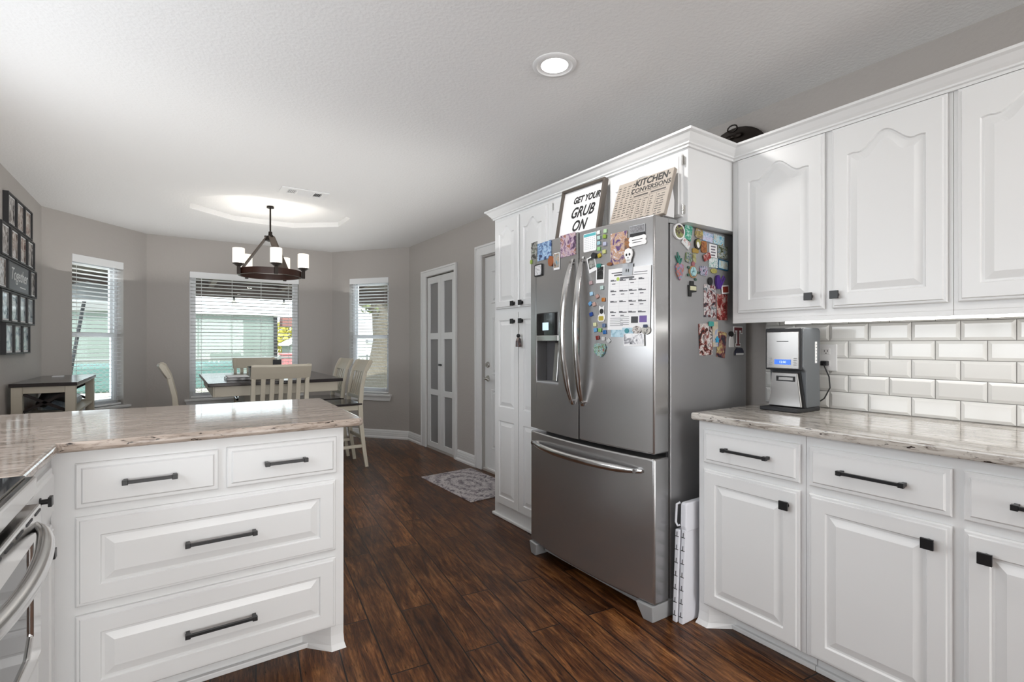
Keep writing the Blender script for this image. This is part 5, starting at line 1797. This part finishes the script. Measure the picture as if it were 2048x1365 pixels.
def make_chair(label):
    """Counter-height slat-back chair; the seat faces +y, origin on the floor under its middle."""
    t = thing('dining_chair', label, 'chair', (0, 0, 0), 'cream counter-height chairs round the table')
    hw = 0.205
    for sx in (-1, 1):
        # rear leg and back post in one sweep
        prev = None
        mb = MB()
        P = [(-0.255, 0.0, 0.030, 0.034), (-0.225, 0.20, 0.034, 0.038), (-0.195, 0.45, 0.038, 0.044), (-0.190, 0.62, 0.038, 0.046), (-0.205, 0.80, 0.034, 0.040), (-0.245, 0.98, 0.030, 0.034), (-0.285, 1.060, 0.030, 0.036), (-0.300, 1.075, 0.026, 0.026)]
        for (y, z, wx, wy) in P:
            c = sx * (hw + 0.0)
            rg = mb.ring([(c - wx / 2, y - wy / 2, z), (c + wx / 2, y - wy / 2, z), (c + wx / 2, y + wy / 2, z), (c - wx / 2, y + wy / 2, z)])
            if prev:
                mb.bridge(prev, rg)
            else:
                mb.face(rg)
            prev = rg
        mb.face(prev)
        obj('leg', mb, M['cream'], t, bevel=0.004, label='rear leg rising into the back post')
        mb = MB(); mb.beam((sx * hw, 0.205, 0.585), (sx * (hw + 0.008), 0.215, 0.0), 0.042, 0.042, up=(0, 1, 0), w2=0.026, t2=0.026)
        obj('leg', mb, M['cream'], t, bevel=0.003)
        mb = MB(); mb.beam((sx * hw, -0.215, 0.215), (sx * (hw + 0.004), 0.205, 0.215), 0.020, 0.030)
        obj('stretcher', mb, M['cream'], t, bevel=0.002)
    for (y, z) in ((0.208, 0.26), (-0.21, 0.30)):
        mb = MB(); mb.beam((-hw, y, z), (hw, y, z), 0.020, 0.032)
        obj('stretcher', mb, M['cream'], t, bevel=0.002)
    mb = MB(); mb.box(-hw, hw, -0.19, 0.205, 0.575, 0.625)
    obj('seat_frame', mb, M['cream'], t, bevel=0.003)
    mb = MB()
    mb.prism([(-0.225, -0.21), (0.225, -0.21), (0.240, 0.235), (-0.240, 0.235)], lambda u, v, d: Vector((u, v, d)), 0.625, 0.648)
    obj('seat', mb, M['darktop'], t, bevel=0.008)
    # crest rail, curved towards the rear
    mb = MB()
    prev = None
    for i in range(13):
        s = -1 + 2 * i / 12
        u = s * (hw + 0.022)
        yb = -0.020 * (1 - s * s)
        rg = mb.ring([(u, -0.232 + yb, 0.955), (u, -0.262 + yb, 1.02), (u, -0.292 + yb, 1.070), (u, -0.306 + yb, 1.072), (u, -0.312 + yb, 1.055), (u, -0.282 + yb, 1.0), (u, -0.252 + yb, 0.952)])
        if prev:
            mb.bridge(prev, rg)
        else:
            mb.face(rg)
        prev = rg
    mb.face(prev)
    obj('crest_rail', mb, M['cream'], t, bevel=0.003)
    mb = MB(); mb.beam((-hw, -0.190, 0.705), (hw, -0.190, 0.705), 0.020, 0.036)
    obj('lower_rail', mb, M['cream'], t, bevel=0.002)
    for i in range(5):
        x = -0.135 + i * 0.0675
        mb = MB(); mb.beam((x, -0.190, 0.70), (x, -0.262, 0.965), 0.034, 0.012, up=(0, 1, 0.2))
        obj('slat', mb, M['cream'], t, bevel=0.002)
    return t


proto = make_chair('cream slat-back chair at the near side of the dining table')
spots = [((0.740, 4.74), radians(0), None),
         ((1.36, 5.20), radians(90), 'nearer of two cream chairs at the right side of the table'),
         ((1.34, 5.78), radians(90), 'farther of two cream chairs at the right side of the table'),
         ((0.215, 5.20), radians(-90), 'cream chair left of the table seen edge-on'),
         ((0.80, 6.36), radians(180), 'cream chair at the far side of the table by the middle window')]
for (p, a, lab) in spots:
    c = proto if lab is None else copy_tree(proto)
    c.location = (p[0], p[1], 0)
    c.rotation_euler = (0, 0, a)
    if lab:
        c['label'] = lab

# things on the table
t = thing('napkin_caddy', 'black upright napkin caddy with a cream base on the dining table', 'caddy', (0.842, 5.34, TZ))
mb = MB(); mb.box(0.800, 0.885, 5.32, 5.36, TZ + 0.0005, TZ + 0.055)
obj('base', mb, M['cream'], t, bevel=0.002)
mb = MB(); mb.box(0.806, 0.879, 5.324, 5.356, TZ + 0.055, TZ + 0.175)
obj('holder', mb, M['blackmatte'], t, bevel=0.003)
t = thing('patterned_basket', 'black and cream patterned basket on the dining table', 'basket', (0.69, 5.30, TZ))
mb = MB(); mb.box(0.595, 0.790, 5.24, 5.37, TZ + 0.0005, TZ + 0.105)
obj('basket_body', mb, picture('basket_weave', [(0.02, 0.018, 0.016), (0.06, 0.05, 0.04), (0.40, 0.34, 0.26)], 110), t, bevel=0.006)
mb = MB()
for (a, b) in (((0.592, 5.237), (0.793, 5.237)), ((0.793, 5.237), (0.793, 5.373)), ((0.793, 5.373), (0.592, 5.373)), ((0.592, 5.373), (0.592, 5.237))):
    mb.beam((*a, TZ + 0.108), (*b, TZ + 0.108), 0.008, 0.008)
obj('rim', mb, M['blackmatte'], t)
t = thing('closed_binder', 'dark binder with a white sheet on it lying on the table', 'binder', (0.48, 5.2, TZ))
mb = MB(); mb.box(0.39, 0.58, 5.05, 5.34, TZ + 0.0005, TZ + 0.028)
obj('cover', mb, M['darktop'], t, bevel=0.003)
mb = MB(); mb.box(0.40, 0.57, 5.07, 5.32, TZ + 0.0285, TZ + 0.036)
obj('sheet', mb, M['paper'], t)

# ================================================================ CONSOLE TABLE
t = thing('console_table', 'cream console table with dark top and X-braced ends', 'table', (-0.79, 5.55, 0))
c0, c1, k0, k1, kz = XL + 0.03, -0.605, 4.93, 6.02, 0.955
mb = MB(); mb.box(c0 - 0.01, c1 + 0.01, k0 - 0.01, k1 + 0.01, kz - 0.026, kz)
obj('tabletop', mb, M['darktop'], t, bevel=0.003)
for (x, y) in ((c0, k0), (c1 - 0.06, k0), (c0, k1 - 0.06), (c1 - 0.06, k1 - 0.06)):
    mb = MB(); mb.box(x, x + 0.06, y, y + 0.06, 0, kz - 0.026)
    obj('leg', mb, M['cream'], t, bevel=0.003)
for y in (k0, k1 - 0.06):
    for (za, zb) in ((kz - 0.075, kz - 0.026), (0.70, 0.735)):
        mb = MB(); mb.box(c0 + 0.06, c1 - 0.06, y + 0.01, y + 0.05, za, zb)
        obj('end_rail', mb, M['cream'], t, bevel=0.002)
    for s in (0, 1):
        mb = MB()
        za, zb = (0.745, 0.875) if s else (0.875, 0.745)
        mb.beam((c0 + 0.06, y + 0.03, za), (c1 - 0.06, y + 0.03, zb), 0.012, 0.020)
        obj('cross_brace', mb, M['darktop'], t, label='dark diagonal cross brace')
mb = MB(); mb.box(c1 - 0.045, c1 - 0.02, k0 + 0.06, k1 - 0.06, kz - 0.050, kz - 0.026)
obj('side_rail', mb, M['cream'], t)
mb = MB(); mb.box(c0 + 0.01, c1 - 0.01, k0 + 0.01, k1 - 0.01, 0.70, 0.718)
obj('shelf', mb, M['cream'], t, bevel=0.002)
mb = MB(); mb.box(c0 + 0.08, c1 - 0.07, k0 + 0.30, k1 - 0.12, 0.7185, 0.79)
single('folded_blanket', mb, picture('blanket_weave', [(0.20, 0.26, 0.32), (0.40, 0.46, 0.50), (0.50, 0.52, 0.54)], 12), 'grey blue folded blanket on the shelf of the console table', 'blanket', bevel=0.03)
mb = MB(); mb.tube([(-0.83, 5.13, 0.775), (-0.80, 5.17, 0.83), (-0.76, 5.18, 0.845), (-0.70, 5.19, 0.835), (-0.66, 5.18, 0.80)], [0.035, 0.05, 0.045, 0.05, 0.035], 12, flat=(1, 0.9))
single('black_bag', mb, M['blackmatte'], 'soft black bag lying in front of the blanket on the console shelf', 'bag', smooth=True)
mb = MB(); mb.box(-0.86, -0.79, 5.75, 5.83, kz + 0.0005, kz + 0.008)
single('paper_card', mb, M['paper'], 'small white card lying on the console table', 'card')

# ================================================================ PHOTO COLLAGE ON THE LEFT WALL
t = thing('photo_collage', 'large black multi-photo collage frame with a script name panel', 'picture frame', (XL, 5.2, 1.75))
BG = lambda u, v, d: Vector((XL + 0.001 + d, u, v))
cells = []
def cell(y0, y1, z0, z1, kind='p'):
    cells.append((y0, y1, z0, z1, kind))
for k in range(3):
    cell(4.875 + k * 0.245, 5.115 + k * 0.245, 2.085, 2.315)
for k in range(4):
    cell(4.715 + k * 0.245, 4.955 + k * 0.245, 1.850, 2.080)
cell(4.560, 4.880, 1.620, 1.845); cell(4.885, 5.540, 1.620, 1.845, 's'); cell(5.545, 5.760, 1.620, 1.845)
for k in range(4):
    cell(4.715 + k * 0.242, 4.952 + k * 0.242, 1.392, 1.615)
for k in range(3):
    cell(4.810 + k * 0.240, 5.045 + k * 0.240, 1.165, 1.387)
tones = [[(0.03, 0.03, 0.03), (0.30, 0.28, 0.27), (0.62, 0.60, 0.58)], [(0.10, 0.07, 0.05), (0.40, 0.33, 0.29), (0.62, 0.58, 0.55)], [(0.16, 0.05, 0.04), (0.40, 0.32, 0.28), (0.6, 0.56, 0.5)], [(0.10, 0.16, 0.20), (0.45, 0.52, 0.56), (0.66, 0.70, 0.72)]]
for i, (y0, y1, z0, z1, kd) in enumerate(cells):
    mb = MB(); mb.slab([(y0, z0), (y1, z0), (y1, z1), (y0, z1)], [[(y0 + 0.012, z0 + 0.012), (y1 - 0.012, z0 + 0.012), (y1 - 0.012, z1 - 0.012), (y0 + 0.012, z1 - 0.012)]], BG, 0, 0.030)
    fo = obj('frame', mb, M['blackmatte'], t)
    if kd == 's':
        mb = MB(); mb.bbox(BG, y0 + 0.011, y1 - 0.011, z0 + 0.011, z1 - 0.011, 0.002, 0.022)
        obj('name_panel', mb, mat('slate_panel', (0.055, 0.060, 0.070), 0.35), fo, label='dark slate panel with white script')
        lettering('lettering', 'Together', M['paper'], lambda u, v, d: BG((y0 + y1) / 2 + u, (z0 + z1) / 2 + 0.015 + v, d), 0.13, fo, shear=0.35, d0=0.022, depth=0.001, sx=1.0)
        mb = MB(); mb.bbox(BG, (y0 + y1) / 2 + 0.02, (y0 + y1) / 2 + 0.19, (z0 + z1) / 2 - 0.068, (z0 + z1) / 2 - 0.060, 0.022, 0.023)
        obj('small_script', mb, M['paper'], fo)
    else:
        mb = MB(); mb.bbox(BG, y0 + 0.011, y1 - 0.011, z0 + 0.011, z1 - 0.011, 0.002, 0.018)
        mt = obj('mat_board', mb, M['paper'], fo)
        mb = MB(); mb.bbox(BG, y0 + 0.022, y1 - 0.022, z0 + 0.026, z1 - 0.022, 0.018, 0.019)
        obj('photo_print', mb, picture('family_print', tones[3 if z0 < 1.4 else (i * 7) % 3], 14, 0.12), fo)

# ================================================================ RUG
mb = MB(); mb.slab([(1.900, 4.300), (1.922, 3.405), (2.450, 3.420), (2.440, 4.330)], [], lambda u, v, d: Vector((u, v, d)), 0.0008, 0.008)
single('door_rug', mb, M['rug'], 'small faded grey and cream patterned rug in front of the garage door', 'rug', bevel=0.002)

# ================================================================ OUTSIDE
GZ = -0.30
def ground_mat():
    m = mat('dry_lawn', (0.5, 0.47, 0.38), 0.95, spec=0.1)
    nt = m.node_tree
    mp = mapped(nt)
    n = noise(nt, mp.outputs[0], 0.7, 6, 0.65)
    r = ramp(nt, [(0.3, (0.30, 0.29, 0.20)), (0.6, (0.62, 0.58, 0.48)), (0.8, (0.7, 0.68, 0.62))])
    nt.links.new(n.outputs['Fac'], r.inputs[0])
    nt.links.new(r.outputs[0], nt.nodes['Principled BSDF'].inputs['Base Color'])
    return m


mb = MB(); mb.box(-40, 50, 7.3, 90, GZ - 0.2, GZ)
struct('ground', mb, ground_mat())
mb = MB(); mb.box(-6, 8, 7.16, 12.5, GZ, GZ + 0.12)
struct('floor_patio', mb, mat('patio_concrete', (0.55, 0.53, 0.50), 0.9, bump=(12, 0.2, 0.01)))
# patio roof
t = thing('patio_cover', 'dark brown covered patio roof outside the bay windows', 'patio roof', (0.5, 10.2, 2.3))
mb = MB(); mb.box(-7, 5.5, 7.16, 13.2, 2.62, 2.74)
obj('roof_deck', mb, mat('dark_brown_boards', (0.035, 0.024, 0.020), 0.7), t)
for i in range(9):
    mb = MB(); mb.box(-6.6 + i * 1.45, -6.5 + i * 1.45, 7.18, 13.2, 2.50, 2.62)
    obj('rafter', mb, mat('rafter_wood', (0.06, 0.04, 0.032), 0.7) if i == 0 else bpy.data.materials['rafter_wood'], t)
mb = MB(); mb.box(-7, 5.5, 13.1, 13.24, 2.30, 2.62)
obj('fascia_beam', mb, bpy.data.materials['rafter_wood'], t)
for (x, y) in ((-6.8, 13.15), (-3.6, 13.15)):
    mb = MB(); mb.box(x - 0.06, x + 0.06, y - 0.06, y + 0.06, GZ, 2.30)
    obj('post', mb, bpy.data.materials['rafter_wood'], t)
# string of bulbs
for i, (x) in enumerate((-1.2, 0.3, 1.15, 2.2)):
    tb = thing('string_bulb', ['clear bulb hanging from the patio roof seen in the left window', 'clear bulb hanging under the patio roof left of centre', 'clear bulb hanging under the patio roof near the middle', 'clear bulb hanging under the patio roof at the right'][i], 'bulb', (x, 13.0, 2.2), 'string lights along the patio roof')
    mb = MB(); mb.cyl((x, 13.0, 2.30), (x, 13.0, 2.22), 0.025, n=10)
    obj('socket', mb, M['blackmatte'], tb)
    mb = MB(); mb.ball((x, 13.0, 2.17), 0.055, (1, 1, 1.15), 12)
    obj('bulb', mb, M['shade'], tb, smooth=True)


def siding(name, c):
    m = mat(name, c, 0.6)
    nt = m.node_tree
    tc = nt.nodes.new('ShaderNodeTexCoord')
    wv = nt.nodes.new('ShaderNodeTexWave')
    wv.bands_direction = 'Z'
    wv.wave_profile = 'SAW'
    wv.inputs['Scale'].default_value = 1.6
    nt.links.new(tc.outputs['Object'], wv.inputs[0])
    b = nt.nodes.new('ShaderNodeBump')
    b.inputs['Strength'].default_value = 0.5
    b.inputs['Distance'].default_value = 0.03
    nt.links.new(wv.outputs['Fac'], b.inputs['Height'])
    nt.links.new(b.outputs[0], nt.nodes['Principled BSDF'].inputs['Normal'])
    return m


sage = siding('sage_metal_siding', (0.16, 0.195, 0.18))
t = thing('metal_building', 'long pale sage green metal building across the yard', 'building', (-2, 27, GZ))
mb = MB(); mb.box(-16, 3.95, 26, 33, GZ, 2.55)
obj('wall', mb, sage, t)
mb = MB(); mb.hexa([(-16.3, 25.7, 2.55), (4.2, 25.7, 2.55), (4.2, 33.3, 2.55), (-16.3, 33.3, 2.55), (-16.0, 29.0, 2.86), (3.9, 29.0, 2.86), (3.9, 30.0, 2.86), (-16.0, 30.0, 2.86)])
obj('roof', mb, mat('pale_roof_metal', (0.75, 0.77, 0.78), 0.5), t)
mb = MB(); mb.box(3.95, 4.1, 25.9, 26.05, GZ, 2.5)
obj('downspout', mb, M['blackmatte'], t)
t = thing('carport', 'red-brown roofed carport on a blue post beyond the fence', 'carport', (6.5, 29, GZ))
mb = MB(); mb.box(4.5, 8.2, 27, 27.8, 2.10, 2.55)
obj('roof', mb, mat('red_brown_roof', (0.20, 0.09, 0.08), 0.7), t)
mb = MB(); mb.box(5.05, 5.30, 27.4, 27.65, GZ, 2.10)
obj('post', mb, mat('blue_post', (0.10, 0.24, 0.36), 0.5), t)
t = thing('garden_shed', 'small pale green gabled shed beyond the fence', 'shed', (6.0, 24.5, GZ))
mb = MB(); mb.prism([(4.15, GZ), (5.75, GZ), (5.75, 1.15), (4.95, 1.55), (4.15, 1.15)], lambda u, v, d: Vector((u, 23 + d, v)), 0, 2.0)
obj('wall', mb, sage, t)
mb = MB(); mb.prism([(4.02, 1.12), (4.95, 1.60), (5.88, 1.12), (5.88, 1.22), (4.95, 1.70), (4.02, 1.22)], lambda u, v, d: Vector((u, 22.9 + d, v)), 0, 2.2)
obj('roof', mb, bpy.data.materials['pale_roof_metal'], t)
t = thing('pink_container', 'pinkish red bin behind the chain-link fence', 'bin', (3.6, 20.5, GZ))
mb = MB(); mb.box(3.40, 4.25, 20.2, 21.0, GZ, 0.80)
obj('bin_body', mb, mat('faded_red_plastic', (0.42, 0.12, 0.13), 0.5), t, bevel=0.03)
mb = MB(); mb.box(3.35, 4.30, 20.15, 21.05, 0.80, 0.86)
obj('lid', mb, bpy.data.materials['faded_red_plastic'], t, bevel=0.02)


def chain_mat():
    m = mat('chain_link_wire', (0.16, 0.17, 0.17), 0.6, 0.0)
    return m


t = thing('chain_link_fence', 'galvanised chain-link fence across the back yard', 'fence', (2, 18.5, GZ))
wire = chain_mat()
mb = MB()
x = -9.0
S_ = 0.14
while x < 12:
    for s in (1, -1):
        h_ = 1.05
        a = Vector((x, 18.5, GZ)); b = Vector((x + s * h_, 18.5, GZ + h_))
        mb.beam(a, b, 0.010, 0.010, up=(0, 1, 0))
    x += S_
obj('wire_mesh', mb, wire, t)
mb = MB(); mb.cyl((-9, 18.5, GZ + 1.06), (12, 18.5, GZ + 1.06), 0.03, n=8)
obj('top_rail', mb, wire, t)
for i in range(8):
    mb = MB(); mb.cyl((-9 + i * 3, 18.5, GZ), (-9 + i * 3, 18.5, GZ + 1.12), 0.035, n=8)
    obj('post', mb, wire, t)
# green tarp behind the fence, left part
mb = MB(); mb.box(-3.0, 1.95, 20.0, 22.2, GZ, 0.55)
single('covered_trailer', mb, mat('teal_tarp', (0.07, 0.15, 0.14), 0.6, bump=(3, 0.5, 0.1)), 'low teal tarp-covered trailer behind the chain-link fence', 'trailer', bevel=0.08)

# patio umbrella, closed, dark pole seen leaning in the left window
t = thing('patio_umbrella', 'white patio umbrella on a leaning dark pole seen through the left window', 'umbrella', (-1.22, 9.0, GZ))
mb = MB(); mb.tube([(-1.30, 9.2, GZ + 0.16), (-1.16, 9.2, 1.0), (-1.02, 9.2, 1.95)], 0.022, 10)
obj('pole', mb, M['blackmatte'], t, smooth=True)
mb = MB()
n = 8
top = mb.v((-1.00, 9.2, 2.12))
rg = mb.ring([(-1.02 + 1.15 * cos(2 * pi * k / n), 9.2 + 1.15 * sin(2 * pi * k / n), 1.78) for k in range(n)])
rg2 = mb.ring([(-1.02 + 1.13 * cos(2 * pi * k / n), 9.2 + 1.13 * sin(2 * pi * k / n), 1.765) for k in range(n)])
lo = mb.v((-1.00, 9.2, 2.10))
for i in range(n):
    mb.face([rg[i], rg[(i + 1) % n], top]); mb.face([rg2[(i + 1) % n], rg2[i], lo])
mb.bridge(rg, rg2)
obj('canopy', mb, mat('white_canvas', (0.72, 0.74, 0.74), 0.8), t)
mb = MB(); mb.lathe([(0.0, 0.18), (0.05, 0.18), (0.25, 0.06), (0.26, 0.0), (0.0, 0.0)], (-1.30, 9.2, GZ + 0.12), 20)
obj('base', mb, M['blackmatte'], t, smooth=True)
t = thing('patio_table', 'low pale metal patio table seen through the left window', 'table', (-1.0, 8.7, GZ))
mb = MB(); mb.lathe([(0.0, 0.02), (0.42, 0.02), (0.43, 0.0), (0.0, 0.0)], (-1.0, 8.72, 0.52), 28)
obj('tabletop', mb, mat('pale_metal', (0.62, 0.62, 0.58), 0.4), t, smooth=True)
for k in range(3):
    a = radians(30 + 120 * k)
    mb = MB(); mb.tube([(-1.0 + 0.2 * cos(a), 8.72 + 0.2 * sin(a), 0.52), (-1.0 + 0.30 * cos(a), 8.72 + 0.30 * sin(a), GZ + 0.12)], 0.015, 8)
    obj('leg', mb, bpy.data.materials['pale_metal'], t)

# tree outside the right window
bark = mat('tree_bark', (0.11, 0.095, 0.075), 0.9, bump=(9, 0.9, 0.05))
t = thing('yard_tree', 'thick curved tree trunk outside the right bay window', 'tree', (5.4, 16.0, GZ))
mb = MB()
mb.tube([(5.27, 16.0, GZ - 0.05), (5.47, 16.0, 0.02), (5.66, 16.0, 0.45), (5.77, 16.0, 1.3), (5.72, 16.0, 2.3), (5.4, 16.0, 3.4), (4.9, 16.0, 4.6)], [0.82, 0.57, 0.43, 0.37, 0.36, 0.26, 0.12], 14)
mb.tube([(5.77, 16.0, 1.8), (6.3, 16.1, 2.6), (7.1, 16.2, 3.6)], [0.25, 0.19, 0.09], 10)
mb.tube([(5.65, 16.0, 2.2), (5.2, 16.0, 2.45), (4.5, 16.0, 2.6)], [0.11, 0.08, 0.03], 8)
obj('trunk', mb, bark, t, smooth=True)


def leaves(name, parent, c, r, n, m, seed, size=0.10):
    random.seed(seed)
    mb = MB()
    for i in range(n):
        v = Vector((random.gauss(0, 1), random.gauss(0, 1), random.gauss(0, 1))).normalized() * random.random() ** 0.4
        p = Vector((c[0] + v.x * r[0], c[1] + v.y * r[1], c[2] + v.z * r[2]))
        a = Vector((random.gauss(0, 1), random.gauss(0, 1), random.gauss(0, 1))).normalized() * size
        b = a.cross(Vector((random.gauss(0, 1), random.gauss(0, 1), random.gauss(0, 1)))).normalized() * size * 0.5
        mb.poly([p - a, p + b, p + a, p - b])
    obj(name, mb, m, parent)


leaves('foliage', t, (6.0, 16.2, 3.3), (2.0, 1.3, 1.2), 1500, mat('olive_leaves', (0.13, 0.15, 0.06), 0.7), 5)
t = thing('autumn_tree', 'yellow leaved tree behind the small shed', 'tree', (7.3, 30, GZ))
mb = MB(); mb.cyl((7.2, 33.5, GZ), (7.2, 33.5, 2.0), 0.2, 0.12, 10)
obj('trunk', mb, bark, t)
leaves('foliage', t, (7.0, 33.5, 1.6), (2.6, 1.4, 1.3), 1500, mat('yellow_leaves', (0.48, 0.44, 0.08), 0.7), 8, 0.2)
t = thing('white_house', 'white house seen behind the tree through the right window', 'building', (12, 30, GZ))
mb = MB(); mb.prism([(9.0, GZ), (14.2, GZ), (14.2, 2.3), (11.0, 4.6), (9.0, 3.6)], lambda u, v, d: Vector((u, 28 + d, v)), 0, 4)
obj('wall', mb, siding('white_siding', (0.72, 0.74, 0.76)), t)
mb = MB(); mb.prism([(9.0, 1.25), (14.4, 1.25), (14.4, 1.45), (9.0, 1.45)], lambda u, v, d: Vector((u, 27.6 + d, v)), 0, 0.4)
obj('porch_roof', mb, mat('grey_shingle', (0.25, 0.25, 0.27), 0.8), t)
